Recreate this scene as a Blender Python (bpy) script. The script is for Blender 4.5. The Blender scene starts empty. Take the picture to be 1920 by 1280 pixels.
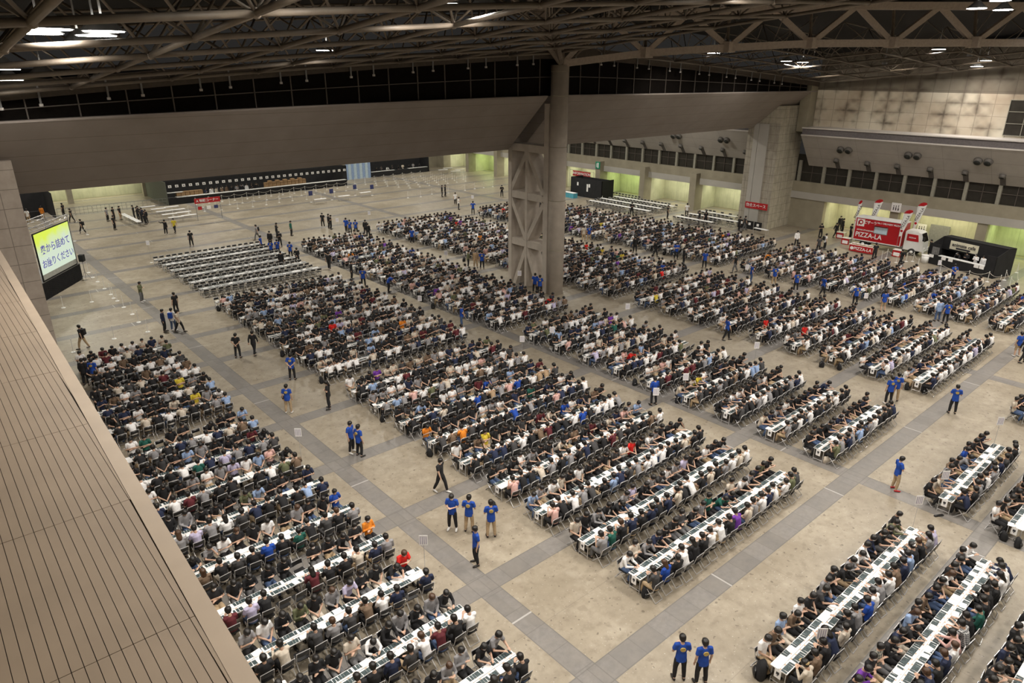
import bpy, bmesh, math, random
import numpy as np
from mathutils import Vector, Matrix
rnd = random.Random(7)
C = bpy.context.scene.collection
SC = bpy.context.scene
# ---------------------------------------------------------------- camera, light level
CAM_H = 18.0
def cam_axes(pitch, roll, yaw):
    cy, sy = math.cos(yaw), math.sin(yaw)
    f = Vector((cy*math.cos(pitch), sy*math.cos(pitch), -math.sin(pitch)))
    r = Vector((sy, -cy, 0)); u = r.cross(f)
    c, s = math.cos(roll), math.sin(roll)
    return c*r + s*u, -s*r + c*u, f
R_, U_, F_ = cam_axes(math.radians(21.307), math.radians(0.1287), math.radians(48.874))
FPX = 1306.0
cd = bpy.data.cameras.new('camera'); cam = bpy.data.objects.new('camera', cd); C.objects.link(cam)
cam.matrix_world = Matrix(((R_.x, U_.x, -F_.x, 0), (R_.y, U_.y, -F_.y, 0), (R_.z, U_.z, -F_.z, CAM_H), (0, 0, 0, 1)))
cd.sensor_width = 36; cd.lens = 36*FPX/1920; cd.clip_start = 0.2; cd.clip_end = 400
SC.camera = cam
SC.view_settings.view_transform = 'Standard'; SC.view_settings.look = 'None'
SC.view_settings.exposure = 0.16; SC.view_settings.gamma = 1.0; SC.view_settings.use_curve_mapping = False
w = bpy.data.worlds.new('hall_air'); SC.world = w; w.use_nodes = True
w.node_tree.nodes['Background'].inputs[0].default_value = (0.9, 0.85, 0.8, 1)
w.node_tree.nodes['Background'].inputs[1].default_value = 0.02

def px(p):
    v = Vector(p) - Vector((0, 0, CAM_H)); d = v.dot(F_)
    if d < 0.1: return (-9999, -9999, 999)
    return (960 + FPX*v.dot(R_)/d, 640 - FPX*v.dot(U_)/d, d)
def fl(x, y, z=0.0):      # where the line of sight through a photo point meets height z
    d = F_ + R_*((x-960)/FPX) - U_*((y-640)/FPX)
    t = (z-CAM_H)/d.z
    return (d.x*t, d.y*t)

# lamps of the halls (area light inside each fixture's builder uses these)
MAIN_W = 430.0
FAR_W = 1080.0

# ---------------------------------------------------------------- materials
def mat(name, col, rough=0.7, metal=0.0, var=0.12, scale=6.0, bump=0.0, emit=None, spec=0.5, coord='Object', det=3.0):
    m = bpy.data.materials.new(name); m.use_nodes = True
    nt = m.node_tree; b = nt.nodes['Principled BSDF']
    b.inputs['Roughness'].default_value = rough; b.inputs['Metallic'].default_value = metal
    b.inputs['Specular IOR Level'].default_value = spec
    m.diffuse_color = (*col, 1)
    if emit is not None:
        b.inputs['Base Color'].default_value = (*col, 1)
        b.inputs['Emission Color'].default_value = (*col, 1); b.inputs['Emission Strength'].default_value = emit
        return m
    tc = nt.nodes.new('ShaderNodeTexCoord'); n = nt.nodes.new('ShaderNodeTexNoise')
    n.inputs['Scale'].default_value = scale; n.inputs['Detail'].default_value = det
    nt.links.new(tc.outputs[coord], n.inputs['Vector'])
    r = nt.nodes.new('ShaderNodeValToRGB')
    r.color_ramp.elements[0].position = 0.3; r.color_ramp.elements[1].position = 0.72
    r.color_ramp.elements[0].color = (*[c*(1-var) for c in col], 1)
    r.color_ramp.elements[1].color = (*[min(1, c*(1+var)) for c in col], 1)
    nt.links.new(n.outputs['Fac'], r.inputs['Fac']); nt.links.new(r.outputs['Color'], b.inputs['Base Color'])
    if bump:
        bp = nt.nodes.new('ShaderNodeBump'); bp.inputs['Strength'].default_value = bump
        nt.links.new(n.outputs['Fac'], bp.inputs['Height']); nt.links.new(bp.outputs['Normal'], b.inputs['Normal'])
    return m

class NG:       # small node helper
    def __init__(s, name, rough=0.7):
        s.m = bpy.data.materials.new(name); s.m.use_nodes = True; s.nt = s.m.node_tree
        s.b = s.nt.nodes['Principled BSDF']; s.b.inputs['Roughness'].default_value = rough
        tc = s.nt.nodes.new('ShaderNodeTexCoord'); s.co = tc.outputs['Object']
        sp = s.nt.nodes.new('ShaderNodeSeparateXYZ'); s.nt.links.new(s.co, sp.inputs[0])
        s.x, s.y, s.z = sp.outputs
    def math(s, op, a, b=None, c=None):
        n = s.nt.nodes.new('ShaderNodeMath'); n.operation = op
        for i, v in enumerate((a, b, c)):
            if v is None: continue
            if isinstance(v, (int, float)): n.inputs[i].default_value = v
            else: s.nt.links.new(v, n.inputs[i])
        return n.outputs[0]
    def stripe(s, v, period, lo, width):    # 1 where (v-lo) mod period < width
        a = s.math('SUBTRACT', v, lo); a = s.math('FLOORED_MODULO', a, period)
        return s.math('LESS_THAN', a, width)
    def noise(s, scale, det=4, rough=0.55, vec=None, lo=0.35, hi=0.65):
        n = s.nt.nodes.new('ShaderNodeTexNoise'); n.inputs['Scale'].default_value = scale
        n.inputs['Detail'].default_value = det; n.inputs['Roughness'].default_value = rough
        s.nt.links.new(vec or s.co, n.inputs['Vector'])
        mr = s.nt.nodes.new('ShaderNodeMapRange'); mr.inputs[1].default_value = lo; mr.inputs[2].default_value = hi
        s.nt.links.new(n.outputs['Fac'], mr.inputs[0]); return mr.outputs[0]
    def mix(s, f, a, b):
        n = s.nt.nodes.new('ShaderNodeMix'); n.data_type = 'RGBA'
        for i, v in ((0, f), (6, a), (7, b)):
            if isinstance(v, (int, float)): n.inputs[i].default_value = v
            elif isinstance(v, tuple): n.inputs[i].default_value = (*v, 1)
            else: s.nt.links.new(v, n.inputs[i])
        return n.outputs[2]
    def out(s, col, rough=None, bump=None, bs=0.3):
        s.nt.links.new(col, s.b.inputs['Base Color'])
        if rough is not None: s.nt.links.new(rough, s.b.inputs['Roughness'])
        if bump is not None:
            bp = s.nt.nodes.new('ShaderNodeBump'); bp.inputs['Strength'].default_value = bs
            s.nt.links.new(bump, bp.inputs['Height']); s.nt.links.new(bp.outputs['Normal'], s.b.inputs['Normal'])
        return s.m

def floor_material():
    g = NG('hall_floor_concrete', 0.5)
    blot = g.noise(0.32, 7, 0.62); mid = g.noise(1.3, 6, 0.6, lo=0.4, hi=0.62); fine = g.noise(4.5, 5, 0.65)
    spots = g.noise(2.3, 2, 0.4, lo=0.64, hi=0.70); specks = g.noise(5.5, 1, 0.3, lo=0.70, hi=0.725); chips = g.noise(17.0, 1, 0.3, lo=0.73, hi=0.75)
    c = g.mix(blot, (0.285, 0.243, 0.182), (0.390, 0.340, 0.262))
    c = g.mix(g.math('MULTIPLY', mid, 0.55), c, (0.255, 0.215, 0.160)); sm = g.noise(2.6, 5, 0.7, lo=0.52, hi=0.66); c = g.mix(g.math('MULTIPLY', sm, 0.38), c, (0.20, 0.168, 0.125)); pale = g.noise(0.9, 5, 0.6, lo=0.55, hi=0.7); c = g.mix(g.math('MULTIPLY', pale, 0.45), c, (0.47, 0.42, 0.34))
    c = g.mix(g.math('MULTIPLY', fine, 0.30), c, (0.24, 0.205, 0.155))
    c = g.mix(g.math('MULTIPLY', spots, 0.30), c, (0.16, 0.13, 0.095))
    c = g.mix(g.math('MULTIPLY', specks, 0.62), c, (0.10, 0.08, 0.06))
    c = g.mix(g.math('MULTIPLY', chips, 0.5), c, (0.66, 0.63, 0.58))
    j = g.math('MAXIMUM', g.stripe(g.x, 9.05, 3.99, 0.03), g.stripe(g.y, 5.67, 2.30, 0.03))
    c = g.mix(g.math('MULTIPLY', j, 0.35), c, (0.17, 0.14, 0.11))
    sa = g.stripe(g.x, 18.08, 12.56, 0.90); sb = g.stripe(g.y, 5.67, 10.38, 0.90)
    cell = g.nt.nodes.new('ShaderNodeTexWhiteNoise'); cell.noise_dimensions = '2D'
    cv = g.nt.nodes.new('ShaderNodeCombineXYZ')
    g.nt.links.new(g.math('FLOOR', g.math('DIVIDE', g.x, 1.005)), cv.inputs[0]); g.nt.links.new(g.math('FLOOR', g.math('DIVIDE', g.math('SUBTRACT', g.y, 0.05), 1.13)), cv.inputs[1])
    g.nt.links.new(cv.outputs[0], cell.inputs[0])
    grey = g.mix(cell.outputs[0], (0.178, 0.168, 0.160), (0.222, 0.210, 0.202))
    grey = g.mix(g.math('MULTIPLY', fine, 0.55), grey, (0.145, 0.138, 0.132))
    grey = g.mix(g.math('MULTIPLY', mid, 0.30), grey, (0.26, 0.235, 0.205))
    ja = g.math('MULTIPLY', sa, g.stripe(g.y, 1.13, 0.05, 0.03)); jb = g.math('MULTIPLY', sb, g.stripe(g.x, 1.005, 0.0, 0.03))
    eda = g.math('MULTIPLY', sa, g.math('SUBTRACT', 1.0, g.stripe(g.x, 18.08, 12.60, 0.82)))
    edb = g.math('MULTIPLY', sb, g.math('SUBTRACT', 1.0, g.stripe(g.y, 5.67, 10.42, 0.82)))
    grey = g.mix(g.math('MULTIPLY', g.math('MAXIMUM', ja, jb), 0.35), grey, (0.08, 0.075, 0.07))
    grey = g.mix(g.math('MULTIPLY', g.math('MAXIMUM', eda, edb), 0.45), grey, (0.09, 0.085, 0.08))
    c = g.mix(g.math('MULTIPLY', g.math('MAXIMUM', sa, sb), 0.93), c, grey)
    wl = g.math('MULTIPLY', sa, g.stripe(g.y, 11.34, 14.30, 0.07))
    wl = g.math('MAXIMUM', wl, g.math('MULTIPLY', sb, g.stripe(g.x, 9.05, 1.9, 0.07)))
    c = g.mix(g.math('MULTIPLY', wl, 0.5), c, (0.62, 0.60, 0.58))
    return g.out(c, g.math('MULTIPLY_ADD', blot, 0.14, 0.34), fine, 0.05)

def panel_material(name, ca, cb, ux, uz, lw, line, vertical=True, var_scale=0.6, rough=0.75, stain=0.0, ax='x', offz=0.0, dark=0.6):
    g = NG(name, rough)
    n = g.noise(var_scale, 6, 0.6); c = g.mix(n, ca, cb)
    if stain:
        st = g.nt.nodes.new('ShaderNodeMapping'); st.inputs['Scale'].default_value = (1, 1, 0.12); g.nt.links.new(g.co, st.inputs[0])
        s2 = g.noise(3.5, 4, 0.6, st.outputs[0], 0.45, 0.7); c = g.mix(g.math('MULTIPLY', s2, stain), c, tuple(v*0.55 for v in ca))
    l = g.stripe(g.z, uz, offz, lw)
    if vertical:
        h = g.x if ax == 'x' else g.y
        l = g.math('MAXIMUM', l, g.stripe(h, ux, 0.0, lw))
    c = g.mix(g.math('MULTIPLY', l, dark), c, line)
    return g.out(c)

M = {}
M['floor'] = floor_material()
M['fascia'] = panel_material('grey_fascia_panel', (0.275, 0.238, 0.212), (0.31, 0.27, 0.242), 5.4, 0.86, 0.025, (0.10, 0.085, 0.07), vertical=False, offz=0.1, dark=0.5)
M['tile'] = panel_material('stone_pier_cladding', (0.42, 0.385, 0.30), (0.52, 0.48, 0.385), 1.05, 0.92, 0.035, (0.07, 0.06, 0.05), stain=0.5, var_scale=1.5)
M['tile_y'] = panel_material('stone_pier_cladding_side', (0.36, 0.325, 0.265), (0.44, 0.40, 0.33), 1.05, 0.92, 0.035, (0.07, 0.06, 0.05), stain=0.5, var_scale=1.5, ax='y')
M['pillar'] = panel_material('stone_pillar_cladding', (0.33, 0.28, 0.235), (0.39, 0.335, 0.285), 1.25, 0.95, 0.035, (0.07, 0.06, 0.05), stain=0.15, var_scale=2.5)
M['concrete'] = mat('painted_concrete', (0.52, 0.462, 0.40), 0.8, var=0.1, scale=1.5, det=6)
M['concrete_dark'] = mat('wall_concrete', (0.32, 0.288, 0.215), 0.85, var=0.12, scale=0.8, det=6)
M['lintel'] = mat('pale_lintel_panel', (0.44, 0.42, 0.385), 0.7, var=0.05, scale=0.6)
M['recess'] = panel_material('recess_wall_panel', (0.50, 0.50, 0.36), (0.62, 0.61, 0.46), 2.4, 20.0, 0.03, (0.18, 0.18, 0.1), stain=0.25, ax='y')
M['bulge'] = panel_material('mezzanine_panel', (0.37, 0.342, 0.315), (0.42, 0.39, 0.36), 4.35, 1.2, 0.03, (0.15, 0.14, 0.12), ax='y', dark=0.5)
M['ledge_white'] = mat('pale_metal_ledge', (0.62, 0.58, 0.55), 0.5, var=0.05)
M['glass'] = mat('dark_window_glass', (0.008, 0.0062, 0.0052), 0.8, var=0.2, spec=0.06)
M['glassb'] = mat('mezzanine_window_glass', (0.03, 0.027, 0.022), 0.3, var=0.2, scale=2)
M['mullion'] = mat('dull_mullion_metal', (0.12, 0.10, 0.085), 0.6)
M['mullionlt'] = mat('pale_mullion_post', (0.30, 0.29, 0.24), 0.7)
M['steel'] = mat('painted_truss_steel', (0.155, 0.126, 0.097), 0.55, var=0.12, scale=3)
M['girder'] = mat('brown_girder_steel', (0.17, 0.135, 0.105), 0.65, var=0.12, scale=3)
M['deck'] = mat('dark_roof_deck', (0.009, 0.0075, 0.007), 0.9)
M['beam'] = mat('brown_eave_beam', (0.085, 0.068, 0.054), 0.8)
M['ledge'] = mat('tan_metal_cladding', (0.235, 0.180, 0.128), 0.55, var=0.08, scale=1.2, det=7)
M['ledge_edge'] = mat('tan_edge_trim', (0.315, 0.248, 0.182), 0.5, var=0.06, scale=1.5)
M['groove'] = mat('dark_groove', (0.02, 0.015, 0.012), 0.9)
M['black'] = mat('black_cloth_partition', (0.012, 0.012, 0.014), 0.85, var=0.25, scale=2)
M['white'] = mat('white_laminate', (0.86, 0.855, 0.85), 0.4, var=0.03)
M['paper'] = mat('white_paper', (0.90, 0.89, 0.885), 0.8, var=0.02)
M['steeltube'] = mat('bright_steel_tube', (0.60, 0.59, 0.585), 0.26, metal=0.45, var=0.05)
M['seatblack'] = mat('black_vinyl', (0.013, 0.013, 0.014), 0.34, var=0.15, spec=0.6)
M['card'] = mat('dark_printed_picture', (0.035, 0.06, 0.065), 0.5, var=0.75, scale=26, det=2)
M['cardtan'] = mat('tan_printed_picture', (0.60, 0.42, 0.29), 0.6, var=0.3, scale=20)
M['skin'] = mat('skin', (0.56, 0.36, 0.26), 0.6, var=0.06)
M['hair'] = mat('black_hair', (0.012, 0.010, 0.009), 0.45, var=0.4, scale=30)
M['hairbrown'] = mat('brown_hair', (0.07, 0.035, 0.018), 0.45, var=0.4, scale=30)
M['mask'] = mat('white_face_mask', (0.8, 0.8, 0.8), 0.8, var=0.02)
M['shoe'] = mat('dark_shoe', (0.02, 0.018, 0.017), 0.5)
M['shoew'] = mat('white_shoe', (0.65, 0.64, 0.62), 0.6)
M['gold'] = mat('gold_print', (0.55, 0.40, 0.12), 0.6)
M['red'] = mat('red_banner', (0.45, 0.015, 0.02), 0.5, var=0.08)
M['redtruck'] = mat('red_truck_paint', (0.42, 0.010, 0.016), 0.3, var=0.05)
M['whitepaint'] = mat('white_paint', (0.78, 0.78, 0.76), 0.35, var=0.03)
M['grey'] = mat('grey_metal', (0.25, 0.25, 0.25), 0.5)
M['cardboard'] = mat('brown_cardboard', (0.42, 0.26, 0.13), 0.8, var=0.15, scale=1.5)
M['rope'] = mat('cream_rope', (0.62, 0.58, 0.5), 0.7)
M['navy'] = mat('dark_blue_print', (0.03, 0.04, 0.14), 0.6, var=0.5, scale=12)
M['green'] = mat('green_exit_sign', (0.02, 0.28, 0.16), 0.5)
M['bluecloth'] = mat('light_blue_table_cloth', (0.10, 0.42, 0.55), 0.7)
M['curtain'] = mat('blue_white_curtain', (0.50, 0.62, 0.70), 0.7, var=0.1)
M['container'] = mat('grey_green_partition', (0.12, 0.13, 0.105), 0.8, var=0.1)
M['rubber'] = mat('tyre_rubber', (0.02, 0.02, 0.02), 0.8)
M['text_dark'] = mat('dark_lettering', (0.03, 0.03, 0.04), 0.6)
M['text_blue'] = mat('violet_blue_lettering', (0.13, 0.12, 0.45), 0.6, emit=0.35)
M['text_white'] = mat('white_lettering', (0.85, 0.85, 0.85), 0.6)
M['text_red'] = mat('red_lettering', (0.5, 0.02, 0.03), 0.6)
M['wood'] = mat('wooden_tray', (0.45, 0.28, 0.15), 0.6)
M['nozzle'] = mat('dark_duct_throat', (0.02, 0.022, 0.02), 0.8)
M['nozzlerim'] = mat('grey_duct_rim', (0.13, 0.12, 0.11), 0.6)
M['ledge_face'] = mat('lilac_grey_ledge_face', (0.15, 0.135, 0.14), 0.6)
M['slot_shade'] = mat('painted_slot_shade', (0.10, 0.09, 0.085), 0.8)
M['straw'] = mat('straw_hat', (0.62, 0.45, 0.22), 0.8)

def mottled():
    g = NG('stained_upper_wall_panel', 0.8)
    # the joints gather grime in soft dark blots
    sx = g.math('ABSOLUTE', g.math('SUBTRACT', g.math('FLOORED_MODULO', g.y, 1.45), 0.725))
    sz = g.math('ABSOLUTE', g.math('SUBTRACT', g.math('FLOORED_MODULO', g.z, 1.15), 0.575))
    joint = g.math('MAXIMUM', g.math('GREATER_THAN', sx, 0.69), g.math('GREATER_THAN', sz, 0.55))
    near = g.math('MULTIPLY', g.math('MAXIMUM', g.math('MULTIPLY', sx, 1.0), g.math('MULTIPLY', sz, 1.25)), 1.35)
    blot = g.noise(0.42, 3, 0.5, lo=0.45, hi=0.68)
    f = g.math('MULTIPLY', g.math('POWER', near, 1.8), g.math('MULTIPLY', blot, 1.15))
    n = g.noise(0.28, 3, 0.5, lo=0.3, hi=0.7)
    c = g.mix(n, (0.40, 0.325, 0.245), (0.64, 0.60, 0.50))
    c = g.mix(f, c, (0.07, 0.055, 0.04))
    c = g.mix(g.math('MULTIPLY', joint, 0.4), c, (0.12, 0.10, 0.08))
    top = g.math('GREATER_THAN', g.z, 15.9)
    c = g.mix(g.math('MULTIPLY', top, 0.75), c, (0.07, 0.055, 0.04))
    return g.out(c)
M['mottled'] = mottled()

def pattern_cloth(name, a, b, per):
    g = NG(name, 0.85)
    l = g.math('MULTIPLY_ADD', g.stripe(g.y, per, 0, per*0.45), 0.5, g.math('MULTIPLY', g.stripe(g.z, per, 0, per*0.45), 0.5))
    return g.out(g.mix(l, a, b))
PAL = {'K': ('black', (0.013, 0.013, 0.015)), 'N': ('navy', (0.016, 0.024, 0.062)), 'G': ('charcoal', (0.055, 0.054, 0.056)),
       'S': ('grey', (0.27, 0.265, 0.275)), 'W': ('white', (0.86, 0.85, 0.85)), 'C': ('cream', (0.60, 0.53, 0.44)),
       'T': ('brown', (0.17, 0.115, 0.075)), 'O': ('olive', (0.125, 0.135, 0.07)), 'M': ('maroon', (0.11, 0.015, 0.022)),
       'B': ('light blue', (0.29, 0.40, 0.62)), 'L': ('lavender', (0.50, 0.46, 0.64)), 'U': ('bright blue', (0.010, 0.062, 0.36)),
       'R': ('bright red', (0.72, 0.02, 0.015)), 'P': ('pale pink', (0.68, 0.42, 0.38)), 'Y': ('yellow', (0.66, 0.52, 0.05)),
       'E': ('dark green', (0.012, 0.10, 0.075)), 'D': ('orange', (0.75, 0.24, 0.02)), 'V': ('violet', (0.16, 0.04, 0.34)),
       'A': ('tan', (0.40, 0.28, 0.17)), 'H': ('mint green', (0.14, 0.42, 0.20)), 'Q': ('neon yellow', (0.65, 0.80, 0.04))}
CL = {k: mat(v[0].replace(' ', '_')+'_cloth', v[1], 0.85, var=0.15, scale=9, bump=0.15) for k, v in PAL.items()}
PAL['X'] = ('plaid', (0.3, 0.3, 0.3)); CL['X'] = pattern_cloth('plaid_cloth', (0.10, 0.12, 0.12), (0.50, 0.46, 0.38), 0.09)
PAL['Z'] = ('striped', (0.4, 0.4, 0.4)); CL['Z'] = pattern_cloth('striped_cloth', (0.06, 0.06, 0.07), (0.66, 0.66, 0.66), 0.06)
for k, c in (('denim', (0.06, 0.10, 0.20)), ('khaki', (0.42, 0.31, 0.19)), ('blackp', (0.012, 0.012, 0.014)), ('greyp', (0.13, 0.13, 0.135)), ('creamp', (0.6, 0.54, 0.46))):
    M[k] = mat(k+'_trousers', c, 0.85, var=0.15, scale=9)
M['blackp'].name = 'black_trousers'; M['greyp'].name = 'grey_trousers'; M['creamp'].name = 'cream_trousers'

# ---------------------------------------------------------------- geometry builder
class G:
    def __init__(s): s.v = []; s.f = []; s.m = []
    def add(s, vs, fs, mi=0):
        o = len(s.v); s.v += [tuple(p) for p in vs]; s.f += [tuple(i+o for i in f) for f in fs]; s.m += [mi]*len(fs); return s
    def box(s, x0, x1, y0, y1, z0, z1, mi=0):
        v = [(x, y, z) for x in (x0, x1) for y in (y0, y1) for z in (z0, z1)]
        return s.add(v, [(0, 1, 3, 2), (4, 6, 7, 5), (0, 4, 5, 1), (2, 3, 7, 6), (0, 2, 6, 4), (1, 5, 7, 3)], mi)
    def prism(s, pts, axis, a, b, mi=0):       # polygon in the other two axes, extruded along axis a..b
        n = len(pts); v = []
        for t in (a, b):
            for p in pts:
                v.append({'x': (t, p[0], p[1]), 'y': (p[0], t, p[1]), 'z': (p[0], p[1], t)}[axis])
        fs = [tuple(range(n-1, -1, -1)), tuple(range(n, 2*n))] + [(i, (i+1) % n, n+(i+1) % n, n+i) for i in range(n)]
        return s.add(v, fs, mi)
    def bar(s, a, b, w, h=None, mi=0, up=(0, 0, 1)):     # rectangular bar a->b
        h = h or w; a = Vector(a); b = Vector(b); d = (b-a).normalized(); u = Vector(up)
        if abs(d.dot(u)) > 0.98: u = Vector((0, 1, 0))
        sd = d.cross(u).normalized(); u = sd.cross(d)
        v = [p + sd*(w/2*i) + u*(h/2*j) for p in (a, b) for i, j in ((-1, -1), (1, -1), (1, 1), (-1, 1))]
        return s.add(v, [(3, 2, 1, 0), (4, 5, 6, 7), (0, 1, 5, 4), (1, 2, 6, 5), (2, 3, 7, 6), (3, 0, 4, 7)], mi)
    def loft(s, pts, rad, n=8, side=None, mi=0, caps=True):   # rings round a path; rad: r or (r_side, r_depth)
        pts = [Vector(p) for p in pts]; base = len(s.v); k = len(pts)
        prev = None
        for i, p in enumerate(pts):
            t = (pts[min(i+1, k-1)] - pts[max(i-1, 0)]).normalized()
            if side is not None: sd = Vector(side)
            elif prev is not None: sd = prev
            else: sd = Vector((0, 1, 0)) if abs(t.y) < 0.9 else Vector((1, 0, 0))
            sd = (sd - t*sd.dot(t)).normalized(); prev = sd; dp = t.cross(sd)
            r = rad[i] if isinstance(rad, (list, tuple)) else rad
            r1, r2 = r if isinstance(r, tuple) else (r, r)
            for j in range(n):
                a = 2*math.pi*j/n; s.v.append(tuple(p + sd*(r1*math.cos(a)) + dp*(r2*math.sin(a))))
        for i in range(k-1):
            for j in range(n):
                a = base+i*n+j; b = base+i*n+(j+1) % n; s.f.append((a, b, b+n, a+n)); s.m.append(mi)
        if caps:
            s.f.append(tuple(base+j for j in range(n-1, -1, -1))); s.m.append(mi)
            s.f.append(tuple(base+(k-1)*n+j for j in range(n))); s.m.append(mi)
        return s
    def tube(s, a, b, r, n=8, mi=0): return s.loft([a, b], [r, r], n, None, mi)
    def sphere(s, c, r, nu=10, nv=7, mi=0):
        c = Vector(c); r = r if isinstance(r, tuple) else (r, r, r); base = len(s.v)
        s.v.append((c.x, c.y, c.z-r[2]))
        for i in range(1, nv):
            ph = -math.pi/2 + math.pi*i/nv
            for j in range(nu):
                a = 2*math.pi*j/nu; s.v.append((c.x+r[0]*math.cos(ph)*math.cos(a), c.y+r[1]*math.cos(ph)*math.sin(a), c.z+r[2]*math.sin(ph)))
        s.v.append((c.x, c.y, c.z+r[2])); top = len(s.v)-1
        for j in range(nu):
            s.f.append((base, base+1+(j+1) % nu, base+1+j)); s.m.append(mi)
            s.f.append((top, base+1+(nv-2)*nu+j, base+1+(nv-2)*nu+(j+1) % nu)); s.m.append(mi)
        for i in range(nv-2):
            for j in range(nu):
                a = base+1+i*nu+j; b = base+1+i*nu+(j+1) % nu; s.f.append((a, b, b+nu, a+nu)); s.m.append(mi)
        return s
    def mesh(s, name, mats, smooth=False):
        me = bpy.data.meshes.new(name); me.from_pydata(s.v, [], s.f)
        mats = mats if isinstance(mats, (list, tuple)) else [mats]
        for m in mats: me.materials.append(m)
        me.polygons.foreach_set('material_index', s.m)
        if smooth: me.polygons.foreach_set('use_smooth', [True]*len(s.f))
        me.update(); return me
def link(name, me, parent=None, loc=(0, 0, 0), rz=0):
    o = bpy.data.objects.new(name, me); C.objects.link(o)
    o.location = loc; o.rotation_euler = (0, 0, rz)
    if parent: o.parent = parent
    return o
def obj(name, g, mats, parent=None, smooth=False, loc=(0, 0, 0), rz=0): return link(name, g.mesh(name, mats, smooth), parent, loc, rz)
def thing(name, label, cat, loc=(0, 0, 0), rz=0, group=None):
    o = bpy.data.objects.new(name, None); C.objects.link(o); o.empty_display_size = 0.2
    o.location = loc; o.rotation_euler = (0, 0, rz); return tag(o, label, cat, group)
def tag(o, label, cat, group=None, kind=None):
    o['label'] = label; o['category'] = cat
    if group: o['group'] = group
    if kind: o['kind'] = kind
    return o
def struct(name, g, mats, label=None, cat=None, smooth=False):
    o = obj(name, g, mats, smooth=smooth); o['kind'] = 'structure'
    if label: o['label'] = label; o['category'] = cat
    return o
def dup(root, loc, rz, label=None, group=None, scale=None):
    r = root.copy(); C.objects.link(r); r.location = loc; r.rotation_euler = (0, 0, rz)
    if label: r['label'] = label
    if group: r['group'] = group
    if scale: r.scale = (scale,)*3
    for ch in list(root.children):
        c = ch.copy(); C.objects.link(c); c.parent = r
        for gc in list(ch.children):
            d = gc.copy(); C.objects.link(d); d.parent = c
    return r
def textmesh(body, size, material, parent, loc, rot, name='lettering', ext=0.01, align='CENTER', wx=1.0):
    cu = bpy.data.curves.new('t', 'FONT'); cu.body = body; cu.size = size; cu.align_x = align; cu.align_y = 'CENTER'; cu.extrude = ext; cu.offset = size*0.012
    t = bpy.data.objects.new('t', cu); C.objects.link(t)
    me = bpy.data.meshes.new_from_object(t.evaluated_get(bpy.context.evaluated_depsgraph_get()))
    bpy.data.objects.remove(t); me.name = name; me.materials.clear(); me.materials.append(material)
    o = link(name, me, parent); o.location = loc; o.rotation_euler = rot; o.scale = (wx, 1, 1)
    return o
WEST = (math.pi/2, 0, -math.pi/2)     # upright writing read from the -x side (reads along -y)
SOUTH = (math.pi/2, 0, 0)             # upright writing read from the -y side (reads along +x)
ORD = 'first second third fourth fifth sixth seventh eighth ninth tenth eleventh twelfth thirteenth fourteenth fifteenth sixteenth seventeenth eighteenth nineteenth twentieth twentyfirst twentysecond twentythird twentyfourth twentyfifth twentysixth twentyseventh twentyeighth twentyninth thirtieth'.split()
# ================================================================ THE HALLS
X0, XW, YB, YE = -1.6, 83.0, -14.0, 117.0
struct('floor', G().box(X0-4, XW+4, YB, YE+4, -0.3, 0.0), M['floor'])
def zroof(x, y):
    u = min(x, 83.5-x); return 16.6 + 0.085*u - 0.0005*u*u + 0.09*(40-y)
# --- dividing fascia between the two halls (leans out towards the top)
def ztop(x): return 15.5 + 0.0225*min(x, 41) - 0.00023*min(x, 41)**2 if x < 41 else 16.04 - 0.0000*x - 0.008*(x-41)
def fascia(x0, x1):
    g = G(); n = 10; xs = [x0+(x1-x0)*i/n for i in range(n+1)]; ring = []
    for x in xs:
        z = ztop(x); ring += [(x, 46.0, 11.7), (x, 41.3, z), (x, 41.3, z+0.10), (x, 43.2, z+0.10), (x, 48.2, 12.3), (x, 48.2, 11.7)]
    fs = [tuple(range(5, -1, -1)), tuple(range(6*n, 6*n+6))]
    for i in range(n):
        for k in range(6): fs.append((6*i+k, 6*i+(k+1) % 6, 6*i+6+(k+1) % 6, 6*i+6+k))
    return g.add(ring, fs)
struct('wall_divider', fascia(X0, 39.7), M['fascia'])
struct('wall_divider', fascia(41.25, XW+0.4), M['fascia'])
g = G()
for i in range(19):
    x = X0 + i*4.52; g.add([(x, 41.9, ztop(x)+0.05), (x+4.52, 41.9, ztop(x+4.52)+0.05), (x+4.52, 41.9, zroof(x+4.52, 41.5)+0.2), (x, 41.9, zroof(x, 41.5)+0.2)], [(0, 1, 2, 3)])
win = struct('window_1', g, M['glass'])
g = G(); x = X0+0.4
while x < XW:
    g.box(x-0.03, x+0.03, 41.80, 41.88, ztop(x)+0.08, zroof(x, 41.5)-0.1); x += 2.25
for i in range(19):
    x = X0 + i*4.52; za, zb = 0.52*ztop(x)+0.48*zroof(x, 41.5), 0.52*ztop(x+4.52)+0.48*zroof(x+4.52, 41.5); g.bar((x, 41.83, za), (x+4.52, 41.83, zb), 0.05)
obj('frame', g, M['mullion'], win)
g = G()
for i in range(19):
    x = X0 + i*4.52; z0, z1 = zroof(x, 41.5), zroof(x+4.52, 41.5)
    g.add([(x, 41.2, z0-0.25), (x+4.52, 41.2, z1-0.25), (x+4.52, 41.2, z1+0.55), (x, 41.2, z0+0.55), (x, 42.0, z0-0.25), (x+4.52, 42.0, z1-0.25), (x+4.52, 42.0, z1+0.55), (x, 42.0, z0+0.55)],
          [(0, 1, 2, 3), (5, 4, 7, 6), (3, 2, 6, 7), (4, 5, 1, 0)])
struct('beam', g, M['beam'])
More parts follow.
